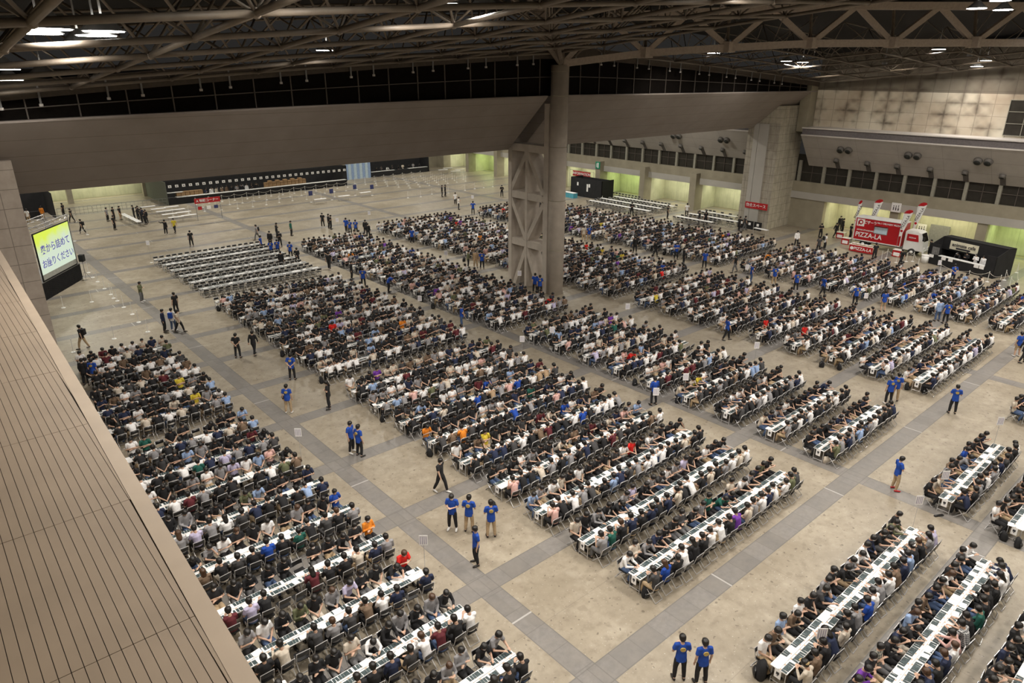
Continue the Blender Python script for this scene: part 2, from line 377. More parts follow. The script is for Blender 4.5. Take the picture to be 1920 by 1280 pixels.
# --- the round column with its braced concrete pier
cx, cy = 40.72, 41.05
col = obj('column', G().loft([(cx, cy, 0), (cx, cy, 18.35)], [0.70, 0.70], 32), M['concrete'], smooth=True); col['kind'] = 'structure'
g = G()
for z in (3.9, 8.0, 12.25, 16.1, 17.9): g.loft([(cx, cy, z-0.03), (cx, cy, z+0.03)], [0.712, 0.712], 32)
obj('joint_ring', g, M['concrete_dark'], col)
g = G(); xa, xb = 40.05, 41.5
def pb(y0, z0, y1, z1, w, dx=0.0): g.bar((0.5*(xa+xb)+dx, y0, z0), (0.5*(xa+xb)+dx, y1, z1), w, xb-xa-2*abs(dx)-0.06, up=(1, 0, 0))
for y, ww in ((41.75, 0.5), (44.1, 0.26), (46.2, 0.42)): g.box(xa, xb, y-ww/2, y+ww/2, 0, 12.2 if y > 42 else 15.5)
levels = [0.0, 3.9, 8.0, 11.95]
for z in levels[1:]: g.box(xa+0.03, xb-0.03, 41.9, 46.2, z-0.3, z+0.3)
ym, ya, yb_ = 44.1, 41.95, 46.15
pb(ym, levels[1]-0.3, ya+0.5, 0.0, 0.38); pb(ym, levels[1]-0.3, yb_-0.5, 0.0, 0.38)
pb(ya, levels[2]-0.3, ym, levels[1]+0.3, 0.38); pb(yb_, levels[2]-0.3, ym, levels[1]+0.3, 0.38)
pb(ym, levels[3]-0.3, ya, levels[2]+0.3, 0.38); pb(ym, levels[3]-0.3, yb_, levels[2]+0.3, 0.38)
obj('brace_frame', g, M['concrete'], col)
g = G().box(42.2, 43.0, 41.7, 44.0, 0, 12.0).box(42.2, 43.0, 44.6, 46.4, 0, 12.0) if False else G().box(xb, xb+0.9, 45.6, 46.4, 0, 12.0)
obj('rear_fin', g, M['concrete'], col)
# --- left stone pillar and right stone pier
struct('pillar', G().box(-3.2, 4.56, 43.0, 46.6, 0, 13.75), M['pillar'])
g = G().prism([(78.0, 42.6), (83.4, 42.6), (83.4, 46.6), (78.0, 46.6)], 'z', 0, 12.0)
g.prism([(78.0, 0), (83.4, 0), (83.4, 14.2), (79.0, 14.2), (78.0, 13.2)], 'y', 42.6, 43.4) if False else None
pier = struct('pillar', G().box(78.0, 83.4, 42.62, 46.6, 0, 14.2), M['tile'])
obj('side_cladding', G().box(77.95, 78.0, 42.6, 46.6, 0, 12.3), M['tile_y'], pier)
obj('centre_panel', G().box(77.80, 77.94, 43.9, 45.1, 0, 12.2).box(77.80, 77.94, 45.15, 45.75, 0, 12.2), M['lintel'], pier)
# --- right wall: recesses below, windows, leaning mezzanine, upper wall
pillars = [(-14, -13), (-5, -4), (3.8, 4.7), (12.2, 13.1), (21.2, 22.15), (29.9, 30.8), (38.35, 47.6), (55.9, 56.9), (64.7, 65.6), (73.35, 74.3), (81.9, 82.8), (90, 90.9), (98, 98.9), (106.3, 107.2), (114.3, 117.2)]
for a, b in pillars: struct('wall_right_pillar', G().box(81.9, 83.6, a, b, 0, 4.95) if b > 50 else G().box(82.9, 83.6, a, b, 0, 3.5), M['concrete_dark'])
struct('wall_right_band', G().box(82.85, 83.6, YB, YE, 4.25, 5.45), M['concrete_dark'])
struct('trim_1', G().box(82.75, 83.6, YB, YE, 3.45, 4.25), M['lintel'])
RC = {0: (1.0, 0.94, 0.62), 1: (0.80, 1.0, 0.42), 2: (1.0, 1.0, 0.72)}
recess = []
for i in range(len(pillars)-1):
    a, b = pillars[i][1], pillars[i+1][0]
    rd = 3.2
    g = G().box(83.6+rd, 83.8+rd, a-0.6, b+0.6, 0, 4.0)
    r = struct('wall_recess', g, M['recess'])
    obj('side_return', G().box(83.6, 83.6+rd, a-0.15, a, 0, 4.0).box(83.6, 83.6+rd, b, b+0.15, 0, 4.0), M['recess'], r)
    obj('soffit', G().box(83.6, 83.8+rd, a-0.6, b+0.6, 3.7, 3.9), M['lintel'], r)
    recess.append((a, b))
# windows row with posts
win2 = struct('window_2', G().box(83.3, 83.4, YB, YE, 5.45, 8.6), M['glassb'])
g = G(); y = 39.1-3.02*17
while y < YE: g.box(83.0, 83.3, y-0.16, y+0.16, 5.45, 7.9); y += 3.02
obj('post', g, M['mullionlt'], win2)
g = G(); y = 39.1-3.02*16.5
while y < YE: g.box(83.2, 83.28, y-0.025, y+0.025, 5.45, 7.9); y += 3.02
g.box(83.2, 83.28, YB, YE, 6.5, 6.55); obj('frame', g, M['mullion'], win2)
def mezz(y0, y1):
    b = struct('wall_mezzanine', G().prism([(82.95, 7.4), (80.0, 11.0), (80.0, 11.15), (83.6, 11.15), (83.6, 7.4)], 'y', y0, y1), M['bulge'])
    obj('ledge_front', G().box(80.12, 83.5, y0, y1, 11.15, 11.8), M['ledge_face'], b)
    obj('ledge_trim', G().box(79.93, 80.12, y0-0.02, y1+0.02, 11.02, 11.14).box(79.95, 80.25, y0-0.02, y1+0.02, 11.8, 11.92), M['ledge_white'], b)
    obj('ledge_top', G().box(80.1, 83.55, y0, y1, 11.8, 11.9), M['ledge_white'], b)
    return b
mezz(YB, 41.0); mezz(47.6, YE)
nrm = Vector((-(11.0-7.4), 0, -(82.95-80.0))).normalized()    # outward of the leaning face
def on_bulge(y, t): return Vector((82.95-2.95*t, y, 7.4+3.6*t))
duct = []
def make_duct(r):
    t = thing('air_duct_nozzle', 'x', 'duct')
    obj('rim', G().loft([(0, 0, 0), (0, 0, 0.35)], [r*1.12, r*1.0], 18), M['nozzlerim'], t, True)
    obj('throat', G().loft([(0, 0, 0.30), (0, 0, 0.37)], [r*0.8, r*0.8], 18), M['nozzle'], t, True)
    return t
big = make_duct(0.36); small = make_duct(0.27); first = {0: True, 1: True}
def place_duct(kind, y, t, label, dirv):
    src = (big, small)[kind]
    o = src if first[kind] else dup(src, (0, 0, 0), 0)
    first[kind] = False
    o.location = on_bulge(y, t); o.rotation_mode = 'QUATERNION'; o.rotation_quaternion = dirv.to_track_quat('Z', 'Y')
    o['label'] = label; o['group'] = 'air duct nozzles of the mezzanine'
dpairs = [(36.6, 35.7), (29.4, 28.5), (22.9, 22.0), (16.6, 15.8), (51.2, 52.1), (58.6, 59.5)]
where = ['pier', 'truck', 'cafe booth', 'far end', 'stone pier, hall behind', 'long tables, hall behind']
nm = ['above the paved gap beside the stone pier', 'above the red food truck', 'above the black food booth', 'beyond the black food booth', 'just behind the stone pier', 'above the long tables in the far hall']
for (a, b), s_ in zip(dpairs, nm):
    place_duct(0, a, 0.66, f'large duct nozzle, pier side of the pair {s_}', nrm); place_duct(0, b, 0.66, f'large duct nozzle, second of the pair {s_}', nrm)
k = 0
for y in [37.4, 33.9, 30.7, 27.4, 24.1, 20.8, 17.5, 49.1, 52.4, 55.7, 59.0, 62.3, 65.6, 68.9, 72.2, 75.5]:
    k += 1; side = 'near hall' if y < 42 else 'far hall'; n_ = k-1 if y < 42 else k-8
    place_duct(1, y, 0.30, f'small downward duct nozzle, {ORD[n_]} from the stone pier on the {side} mezzanine', (nrm+Vector((0, 0, -0.9))).normalized())
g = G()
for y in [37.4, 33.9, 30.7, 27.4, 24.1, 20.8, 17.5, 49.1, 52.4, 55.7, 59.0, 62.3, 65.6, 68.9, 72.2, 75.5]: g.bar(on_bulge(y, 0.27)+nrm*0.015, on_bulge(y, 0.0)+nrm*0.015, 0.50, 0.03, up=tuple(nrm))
struct('slot_shade_strip', g, M['slot_shade'])  # flat dark strips below the small nozzles, slot shade put into the colour
# upper wall
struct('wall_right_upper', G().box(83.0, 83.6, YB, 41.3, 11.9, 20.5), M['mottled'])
w3 = struct('window_3', G().box(82.9, 83.0, YB, 21.9, 12.1, 15.4), M['glassb'])
g = G()
for i in range(24): g.box(82.82, 82.9, 21.85-i*1.45, 21.90-i*1.45, 12.1, 15.4)
for z in (12.1, 13.2, 14.3, 15.36): g.box(82.82, 82.9, YB, 21.9, z, z+0.05)
obj('frame', g, M['mullionlt'], w3)
struct('wall_right_far', G().box(83.4, 83.8, 46.6, YE, 11.9, 18), M['concrete_dark'])
struct('wall_corner', G().box(81.5, 83.4, 41.35, 42.5, 11.3, 17.3), M['concrete_dark'])
# --- far end wall, left wall, back wall
for a, b in ((-2, 8.5), (27.9, 29.2), (17.9, 18.6), (56.0, 56.6), (60.2, 84.0)): struct('wall_back_pillar', G().box(a, b, YE-0.3, YE+0.5, 0, 4.0), M['concrete_dark'])
struct('wall_back', G().box(X0, XW+4, YE+0.2, YE+0.6, 4.0, 18), M['concrete_dark'])
struct('trim_2', G().box(X0, XW, YE-0.1, YE+0.2, 3.5, 4.3), M['lintel'])
struct('soffit_back', G().box(X0, XW, YE+0.2, YE+3.6, 3.71, 3.9), M['lintel'])
struct('wall_back_recess', G().box(X0, XW+4, YE+3.6, YE+3.9, 0, 4.1), M['recess'])
struct('wall_left', G().box(X0-0.4, X0, YB, 46.6, 0, 22), M['concrete_dark'])
struct('wall_left_far', G().box(X0-0.4, X0, 46.6, YE+4, 0, 18), M['concrete_dark'])
struct('wall_front', G().box(X0, XW+1, YB-0.4, YB, 0, 24), M['concrete_dark'])
struct('ceiling_far', G().box(X0, XW+1, 47.5, YE+1, 17.5, 17.8), M['deck'])
# --- the ribbed metal roof of the side gallery, close below the camera
EX = lambda y: 1.52 + 0.0242*y
g = G(); zt = 11.9; ys = [-2.0 + 3.15*i for i in range(15)]
pitch = 0.1235
for i in range(len(ys)-1):
    y0, y1 = ys[i]+0.006, min(ys[i+1], 42.95)-0.006
    xr = 0
    for k in range(30):
        a = -1.55 + k*pitch; b = a + pitch - 0.008
        b0, b1 = min(b, EX(y0)-0.235), min(b, EX(y1)-0.235)
        if b1 <= a + 0.01: continue
        if b0 <= a + 0.01: b0 = a + 0.011
        dz = rnd.uniform(-0.0015, 0.0015)
        g.prism([(a, y0), (b0, y0), (b1, y1), (a, y1)], 'z', zt-0.02, zt+dz)
rf = struct('roof_gallery', g, M['ledge'])
obj('underlay', G().prism([(-1.6, -2), (EX(-2)-0.02, -2), (EX(43)-0.02, 43), (-1.6, 43)], 'z', zt-0.10, zt-0.02), M['groove'], rf)
obj('edge_trim', G().prism([(EX(-2)-0.225, -2), (EX(-2), -2), (EX(43), 43), (EX(43)-0.225, 43)], 'z', zt-0.3, zt+0.006), M['ledge_edge'], rf)
obj('edge_face', G().prism([(EX(-2)-0.6, -2), (EX(-2)-0.03, -2), (EX(43)-0.03, 43), (EX(43)-0.6, 43)], 'z', 7.0, zt-0.3), M['ledge_edge'], rf)
struct('wall_gallery', G().box(X0, 0.4, -2, 43, 0, 7.2), M['concrete_dark'])
# --- roof: space frame, keel trusses, deck
NX = [7.3 + 4.55*i for i in range(-2, 8)]; NY = [40 - 4.5*j for j in range(0, 12)]
RX = [44.5 + 4.55*i for i in range(0, 9)]
def space_frame(xs, ys, rr=1.0, keep=lambda x, y: True):
    for j, y in enumerate(ys):
        g = G()
        for i in range(len(xs)-1):
            if not keep(xs[i], y): continue
            g.tube((xs[i], y, zroof(xs[i], y)), (xs[i+1], y, zroof(xs[i+1], y)), 0.092*rr, 8)
        for i in range(len(xs)):
            if not keep(xs[i], y): continue
            x = xs[i]; z = zroof(x, y); g.sphere((x, y, z), 0.14*rr, 8, 5)
            if j+1 < len(ys):
                for sx in (-1, 1):
                    for sy in (-1, 1):
                        tx, ty = x+sx*2.27, y+sy*2.25
                        g.tube((x, y, z), (tx, ty, zroof(tx, ty)+2.3), 0.048*rr, 5)
        for i in range(len(xs)-1):
            if not keep(xs[i], y-4): continue
            x = xs[i]+2.27; g.tube((x, y-2.25, zroof(x, y-2.25)+2.3), (min(xs[i]+2.27+4.55, xs[-1]), y-2.25, zroof(x+4.5, y-2.25)+2.3), 0.06*rr, 5)
        if g.v: struct('roof_truss', g, M['steel'], smooth=True)
    for x in xs:
        g = G()
        for j in range(len(ys)-1):
          if keep(x, ys[j+1]): g.tube((x, ys[j], zroof(x, ys[j])), (x, ys[j+1], zroof(x, ys[j+1])), 0.092*rr, 8)
        if g.v: struct('roof_purlin', g, M['steel'], smooth=True)
space_frame(NX, NY)
space_frame(RX, NY, 0.8, lambda x, y: (x-40.7) + 1.16*(y-40.75) > 1.0)
g = G()
for i in range(19):
    for j in range(14):
        x, y = X0-1+i*4.65, 42.6-j*4.35
        P = [(x, y), (x+4.65, y), (x+4.65, y-4.35), (x, y-4.35)]
        g.add([(a, b, zroof(a, b)+3.1) for a, b in P], [(3, 2, 1, 0)])
struct('ceiling', g, M['deck'])
M['girderk'] = mat('pale_keel_steel', (0.42, 0.35, 0.29), 0.6, var=0.1)
# keel truss running off from the column head
def keel(sx, sy, nodes, zl, zu, w, step=6.25):
    n = math.hypot(sx, sy); d = Vector((sx/n, sy/n, 0)); lo = []; up = []
    for i in range(nodes):
        p = Vector((cx, cy-0.3, 0)) + d*(step*i); lo.append(p + Vector((0, 0, zl(i)))); q = p + d*(step/2); up.append(q + Vector((0, 0, zu(i))))
    g = G()
    for i in range(nodes-1):
        g.bar(lo[i], lo[i+1], w, w); g.bar(up[i], up[i+1], w, w*1.0)
    for i in range(nodes-1):
        g.bar(lo[i], up[i], w*0.72, w*0.72); g.bar(up[i], lo[i+1], w*0.72, w*0.72)
    for i in range(1, nodes): g.box(lo[i].x-0.45, lo[i].x+0.45, lo[i].y-0.4, lo[i].y+0.4, lo[i].z-0.34, lo[i].z+0.42)
    g2 = G()
    for i in range(1, nodes-1):
        s_ = Vector((d.y, -d.x, 0))
        g2.tube(lo[i], lo[i]+Vector((0.9, 0.9, 4.0)), 0.12, 6)
        g2.tube(up[i], up[i]+Vector((1.8, 1.4, 1.4)), 0.09, 6); g2.tube(up[i], up[i]+Vector((-1.2, 2.6, 1.2)), 0.09, 6)
    o = struct('roof_keel_truss', g, M['girderk']); obj('hanger_rod', g2, M['steel'], o)
    return lo, up
zl = [18.45, 19.2, 19.6, 19.9, 19.95, 19.98, 19.98, 19.95, 19.9]
keel(1.16, -1.0, 9, lambda i: zl[i], lambda i: 21.75 + 0.25*min(i, 3), 0.52)
g = G(); P0 = Vector((cx-0.1, cy-0.2, 18.4)); P1 = Vector((32.3, 35.0, 22.1)); P2 = Vector((22, 27, 25.2)); sd = Vector((0.63, -0.77, 0))
def girder(a, b, wa, wb, h):
    v = []
    for p, w_ in ((a, wa), (b, wb)):
        v += [p-sd*w_*0.5, p+sd*w_*0.5, p+sd*w_*0.5+Vector((0, 0, h)), p-sd*w_*0.5+Vector((0, 0, h))]
    g.add(v, [(0, 1, 5, 4), (1, 2, 6, 5), (2, 3, 7, 6), (3, 0, 4, 7), (3, 2, 1, 0), (4, 5, 6, 7)])
girder(P0, P1, 0.5, 1.0, 0.9); girder(P1, P2, 1.0, 1.5, 1.0)
for off, r_ in ((-1.3, 0.2), (1.0, 0.2)):
    g.tube(P0, P1+sd*off, r_, 8); g.tube(P1+sd*off, P2+sd*off*1.5, r_, 8)
for k in range(12):
    t = (k+1)/12; a = P0.lerp(P1, t); g.bar(a-sd*(1.3*t), a+sd*(1.0*t), 0.14)
struct('roof_keel_girder', g, M['girder'])
g = G()
for k in range(5):
    a = Vector((cx+0.5-k*0.1, cy-1.0-k*0.9, 18.9+k*0.75)); g.tube(a, a+Vector((2.6, -1.3, 2.6)), 0.085, 6)
struct('roof_stay_rod', g, M['steel'])
# fixings hanging under the eave beam
x = 4.5; kk = 0
while x < 76:
    for d in (0, 1.6):
        g = G().tube((0, 0, 0.35), (0, 0, -0.5), 0.05, 6, 0).tube((0, 0, -0.5), (0, 0, -0.62), 0.09, 8, 1)
        if kk == 0: fx = obj('eave_spotlight', g, [M['grey'], M['ledge_white']])
        o = fx if kk == 0 else fx.copy()
        if kk: C.objects.link(o)
        o.location = (x+d, 41.12, zroof(x+d, 41.2)-0.05); tag(o, f'small unlit spotlight under the eave beam, {"first" if d == 0 else "second"} of the {ORD[kk//2]} pair from the stone pillar', 'spotlight', 'unlit spotlights under the eave beam'); kk += 1
    x += 4.55

# --- ceiling lamps: each fixture carries its own light
def lamp_proto(w, size, col, r=0.5):
    t = thing('ceiling_lamp', 'x', 'lamp')
    obj('reflector', G().loft([(0, 0, 0.45), (0, 0, 0.30), (0, 0, 0.02)], [0.12, 0.25, r*1.08], 20, caps=False), M['grey'], t, True)
    obj('diffuser', G().loft([(0, 0, 0.03), (0, 0, 0.0)], [r, r], 20), LAMPM, t)
    ld = bpy.data.lights.new('lamp_light', 'AREA'); ld.shape = 'DISK'; ld.size = size; ld.energy = w; ld.color = col; ld.spread = 2.7
    lo = bpy.data.objects.new('lamp_light', ld); C.objects.link(lo); lo.parent = t; lo.location = (0, 0, -0.05)
    obj('hanger', G().tube((0, 0, 0.45), (0, 0, 1.6), 0.03, 6), M['grey'], t)
    return t
LAMPM = mat('lamp_glow', (1.0, 0.96, 0.88), emit=22.0)
proto = lamp_proto(MAIN_W, 0.8, (1.0, 0.93, 0.84)); first_ = True
clusters = [(8.0, 38.0, 'above the big screen side', 'eave'), (27.0, 35.8, 'beside the keel girder', 'eave'), (49.0, 36.5, 'past the round column', 'eave'), (67.0, 34.5, 'towards the stone pier', 'eave')]
def roof_hit(u, v, lift):
    d = F_ + R_*((u-960)/FPX) - U_*((v-640)/FPX); t = 8.0
    while t < 140:
        p = Vector((0, 0, CAM_H)) + d*t
        if p.z > zroof(p.x, p.y)+lift and 0 < p.x < 82 or p.y > 40.6 or p.x > 80: break
        t += 0.1
    return p
seen = [((93, 56), 'first of two side by side nearest the screen wall'), ((76, 64), 'second of two side by side nearest the screen wall'), ((195, 60), 'beyond the nearest pair, larger of two'), ((181, 68), 'beyond the nearest pair, smaller of two'), ((150, 84), 'half hidden behind a thick roof tube'),
        ((8, 131), 'low at the screen wall, upper of two'), ((18, 151), 'low at the screen wall, lower of two'), ((80, 141), 'alone above the fascia near the screen wall'), ((613, 95), 'alone in the middle of the near roof'),
        ((805, 16), 'first of three towards the keel girder'), ((852, 10), 'second of three towards the keel girder'), ((908, 14), 'third of three towards the keel girder'), ((1338, 100), 'alone just under the keel truss chord'), ((1505, 117), 'under the roof before the stone pier, brighter'),
        ((1475, 115), 'under the roof before the stone pier, fainter'), ((1760, 93), 'just below the keel chord towards the window wall'), ((1832, 125), 'lower of the pair near the window wall'), ((1850, 114), 'upper of the pair near the window wall')]
for (u, v), lb in seen:
    p = roof_hit(u, v, 0.35); y = min(p.y, 40.2)
    o = proto if first_ else dup(proto, (0, 0, 0), 0)
    first_ = False; o.location = (min(max(p.x, -0.5), 80), y, max(min(p.z, zroof(p.x, y)+1.5), zroof(p.x, y)-0.2)); o['label'] = 'round glowing ceiling lamp, '+lb
    for c_ in o.children:
        if c_.type == 'LIGHT': c_.data = c_.data.copy(); c_.data.energy = MAIN_W*(0.22 if p.x < 14 else 0.45 if p.x > 68 else 1.05)
    o['group'] = 'ceiling lamps of the near hall'
for j, yy in enumerate((20.0, 5.0, -8.0)):
    for i, xx in enumerate((7.6, 26.9, 49.5, 68.5)):
        for k, (dx, dy) in enumerate(((-1.3, -0.6), (0.3, 1.0), (2.2, 0.2))):
            x, y = xx+dx, yy+dy
            if px((x, y, zroof(x, y)+0.3))[1] > -8 and px((x, y, 20))[2] > 1 and -30 < px((x, y, zroof(x, y)+0.3))[0] < 1950: y -= 5.0
            o = dup(proto, (x, y, zroof(x, y)+0.3), 0)
            for c_ in o.children:
                if c_.type == 'LIGHT': c_.data = c_.data.copy(); c_.data.energy = MAIN_W*(0.72 if x < 14 else 1.15)
            o['label'] = f'round glowing ceiling lamp {ORD[k]} of cluster in {ORD[i]} bay from screen, {ORD[j]} line behind'; o['group'] = 'ceiling lamps of the near hall'
proto = lamp_proto(FAR_W, 1.0, (1.0, 0.95, 0.84)); first_ = True
for j, yy in enumerate((56, 72, 90, 106)):
    for i, xx in enumerate((12, 32, 52, 72)):
        o = proto if first_ else dup(proto, (0, 0, 0), 0); first_ = False
        o.location = (xx, yy, 15.6)
        o['label'] = f'round far hall ceiling lamp, {ORD[i]} from screen wall, {ORD[j]} row past the fascia'; o['group'] = 'ceiling lamps of the far hall'
# strip lights in the wall recesses
stripm = {k: mat(f'strip_glow_{n}', c, emit=6.0) for k, n, c in ((0, 'warm', (1.0, 0.93, 0.5)), (1, 'green', (0.75, 1.0, 0.4)), (2, 'pale', (1.0, 1.0, 0.7)))}
def strip(x, y0, y1, z, kind, w, label, axis='y'):
    L = y1-y0
    t = thing('strip_light', label, 'light', (x, (y0+y1)/2, z) if axis == 'y' else ((y0+y1)/2, x, z), 0 if axis == 'y' else math.pi/2, 'strip lights in the wall recesses')
    obj('housing', G().box(-0.08, 0.08, -L/2, L/2, 0.03, 0.09), M['grey'], t)
    obj('tube', G().box(-0.04, 0.04, -L/2, L/2, 0.0, 0.03), stripm[kind], t)
    ld = bpy.data.lights.new('strip_glow', 'AREA'); ld.shape = 'RECTANGLE'; ld.size = 0.3; ld.size_y = L; ld.energy = w; ld.color = RC[kind]
    lo = bpy.data.objects.new('strip_glow', ld); C.objects.link(lo); lo.parent = t; lo.location = (0, 0, -0.03)
kinds = {4: 1, 5: 0, 6: 0, 7: 0}
for i, (a, b) in enumerate(recess):
    if b < 10: continue
    kd = 1 if a > 55 and i % 2 == 0 else (2 if a > 55 else 0)
    if a < 25 and b < 22: kd = 1
    if 47 < a < 50: kd = 2
    strip(85.0, a+0.8, b-0.8, 3.62, kd, 150, f'long {"green" if kd==1 else "pale yellow"} strip light in the {ORD[i-3]} recess of the window wall')
for i, (a, b) in enumerate(((8.8, 17.6), (18.9, 27.6), (56.9, 60.0))):
    strip(YE+1.9, a, b, 3.62, 2, 200 if i < 2 else 900, f'long pale strip light in the {ORD[i]} recess of the end wall', 'x')

for k, y in enumerate((37.0, 30.0, 23.0, 15.0)):  # added floodlights, turned from view, that brighten the stained upper wall
    x, z = 72.5, zroof(72.5, y)+0.2
    t = thing('added_wall_floodlight', f'small added floodlight in the roof brightening the stained upper wall, {ORD[k]} from the pier', 'lamp', (x, y, z), 0, 'added floodlights for the upper wall')
    obj('housing', G().box(-0.25, 0.10, -0.18, 0.18, -0.15, 0.15), M['grey'], t); obj('lens', G().box(0.10, 0.12, -0.15, 0.15, -0.12, 0.12), LAMPM, t); obj('bracket', G().tube((-0.05, 0, 0.1), (-0.05, 0, 2.9), 0.03, 6), M['grey'], t)
    ld = bpy.data.lights.new('added_flood_glow', 'SPOT'); ld.energy = 850; ld.spot_size = 1.15; ld.spot_blend = 0.9; ld.color = (1.0, 0.90, 0.75); ld.shadow_soft_size = 0.15
    lo = bpy.data.objects.new('added_flood_glow', ld); C.objects.link(lo); lo.parent = t; lo.location = (0.2, 0, 0)
    lo.rotation_euler = Vector((83-x, 0, 13.9-z)).to_track_quat('-Z', 'Y').to_euler()
# ================================================================ PEOPLE
def V(*a): return Vector(a)
def make_pose(kind):
    """joint positions for a figure facing +x; y is its left"""
    d = {}
    if kind.startswith('sit'):
        lean, bow = {'sit_cards': (0.30, 0.05), 'sit_phone': (0.10, 0.07), 'sit_lap': (0.04, 0.06), 'sit_chin': (0.38, 0.03), 'sit_back': (-0.08, 0.01), 'sit_low': (0.58, 0.09)}[kind]
        d['pel'] = V(-0.10, 0, 0.53); d['wai'] = d['pel'] + V(0.17*math.sin(lean*0.8), 0, 0.17*math.cos(lean*0.8))
        d['che'] = d['wai'] + V(0.22*math.sin(lean), 0, 0.22*math.cos(lean)); d['nec'] = d['che'] + V(0.16*math.sin(lean+0.1), 0, 0.16*math.cos(lean+0.1))
        d['hed'] = d['nec'] + V(0.035+bow, 0, 0.135-bow*0.4); d['tilt'] = lean*0.5+bow*6
        for s, n in ((1, 'l'), (-1, 'r')):
            sh = d['nec'] + V(-0.02, 0.170*s, -0.055); d['sh'+n] = sh
            if kind == 'sit_cards': el = sh + V(0.13, 0.06*s, -0.24); wr = V(0.42, 0.09*s + (0.03 if s > 0 else 0), 0.80)
            elif kind == 'sit_phone': el = sh + V(0.10, 0.06*s, -0.25); wr = sh + V(0.27, -0.08*s, -0.12)
            elif kind == 'sit_lap': el = sh + V(0.05, 0.07*s, -0.27); wr = V(0.16, 0.06*s, 0.64)
            elif kind == 'sit_chin': el = V(0.33, 0.17*s, 0.78) if s > 0 else sh + V(0.12, -0.05, -0.24); wr = d['hed'] + V(0.06, 0.06, -0.12) if s > 0 else V(0.50, -0.08, 0.80)
            elif kind == 'sit_back': el = sh + V(0.06, 0.08*s, -0.26); wr = sh + V(0.20, -0.20*s, -0.20 - 0.03*s)
            else: el = sh + V(0.16, 0.07*s, -0.18); wr = V(0.50, 0.12*s, 0.79)
            d['el'+n] = el; d['wr'+n] = wr
            d['hi'+n] = V(-0.07, 0.085*s, 0.50); d['kn'+n] = V(0.34, 0.12*s, 0.50); d['an'+n] = V(0.32 + (0.06 if s > 0 else -0.08), 0.12*s, 0.09)
            d['to'+n] = d['an'+n] + V(0.15, 0.015*s, -0.055)
    else:
        d['pel'] = V(0, 0, 0.93); d['wai'] = V(0.01, 0, 1.10); d['che'] = V(0.0, 0, 1.30); d['nec'] = V(0.0, 0, 1.455); d['hed'] = V(0.03, 0, 1.59); d['tilt'] = 0.15
        if kind == 'bend':
            d['wai'] = V(0.06, 0, 1.09); d['che'] = V(0.20, 0, 1.24); d['nec'] = V(0.31, 0, 1.34); d['hed'] = V(0.41, 0, 1.42); d['tilt'] = 0.7
        if kind == 'phone' or kind == 'fold': d['hed'] = V(0.05, 0, 1.58); d['tilt'] = 0.4
        for s, n in ((1, 'l'), (-1, 'r')):
            sh = d['nec'] + V(-0.01, 0.185*s, -0.055); d['sh'+n] = sh
            el, wr = sh + V(-0.02, 0.05*s, -0.28), sh + V(0.05, 0.06*s, -0.53)
            if kind == 'behind': el, wr = sh + V(-0.09, 0.07*s, -0.26), V(-0.17, 0.03*s, 0.97)
            if kind == 'phone': el, wr = sh + V(0.03, 0.07*s, -0.27), sh + V(0.25, -0.09*s, -0.20)
            if kind == 'fold': el, wr = sh + V(0.05, 0.08*s, -0.26), sh + V(0.17, -0.20*s, -0.22-0.03*s)
            if kind == 'walk': el, wr = sh + V(-0.10*s, 0.05*s, -0.26), sh + V(0.02-0.16*s, 0.05*s, -0.48)
            if kind == 'point' and s > 0: el, wr = sh + V(0.05, 0.26, -0.05), sh + V(0.12, 0.50, 0.05)
            if kind == 'akimbo': el, wr = sh + V(-0.06, 0.19*s, -0.22), V(0.06, 0.20*s, 1.02)
            if kind == 'raise': el, wr = (sh + V(0.14, 0.10*s, -0.16), d['hed'] + V(0.14, 0.07*s, -0.02))
            if kind == 'bend': el, wr = sh + V(0.10, 0.03*s, -0.24), sh + V(0.28, 0.0, -0.38)
            d['el'+n] = el; d['wr'+n] = wr
            st = {'walk': 0.26, 'point': 0.05}.get(kind, 0.0)*s; w_ = 0.13 if kind in ('walk',) else 0.15
            d['hi'+n] = V(0, 0.09*s, 0.90); d['kn'+n] = V(st*0.55+0.03, (w_-0.02)*s, 0.50 if not (kind == 'walk' and s < 0) else 0.51); d['an'+n] = V(st-0.02, w_*s, 0.09 if not (kind == 'walk' and s < 0) else 0.14)
            d['to'+n] = d['an'+n] + V(0.16, 0.03*s, -0.055 if not (kind == 'walk' and s < 0) else -0.10)
    return d
def torso(g, d, e, n, mi, lo=True, collar=0.0):
    p = [d['pel']+V(0, 0, -0.03), d['pel'].lerp(d['wai'], 0.45), d['wai'], d['che'], d['nec']+V(0, 0, -0.085), d['nec']+V(0, 0, -0.02)]
    r = [(0.155+e, 0.108+e), (0.155+e, 0.108+e), (0.140+e, 0.098+e), (0.160+e, 0.112+e), (0.138+e, 0.090+e), (0.068+collar, 0.062+collar)]
    g.loft(p, r, n, (0, 1, 0), mi)
def arm(g, d, k, e, n, mi, upto=1.0, r=(0.058, 0.043, 0.030)):
    sh, el, wr = d['sh'+k], d['el'+k], d['wr'+k]
    inn = d['nec'].lerp(sh, 0.45)+V(0, 0, -0.03)
    if upto >= 1: g.loft([inn, sh, el, wr], [r[0]+e, r[0]+e, r[1]+e, r[2]+e*0.8], n, None, mi)
    elif upto > 0.5: g.loft([inn, sh, el, el.lerp(wr, 0.3)], [r[0]+e, r[0]+e, r[1]+e, r[1]+e], n, None, mi)
    else: g.loft([inn, sh, sh.lerp(el, 0.72)], [r[0]+e, r[0]+e*1.2, r[1]+e*1.9], n, None, mi)
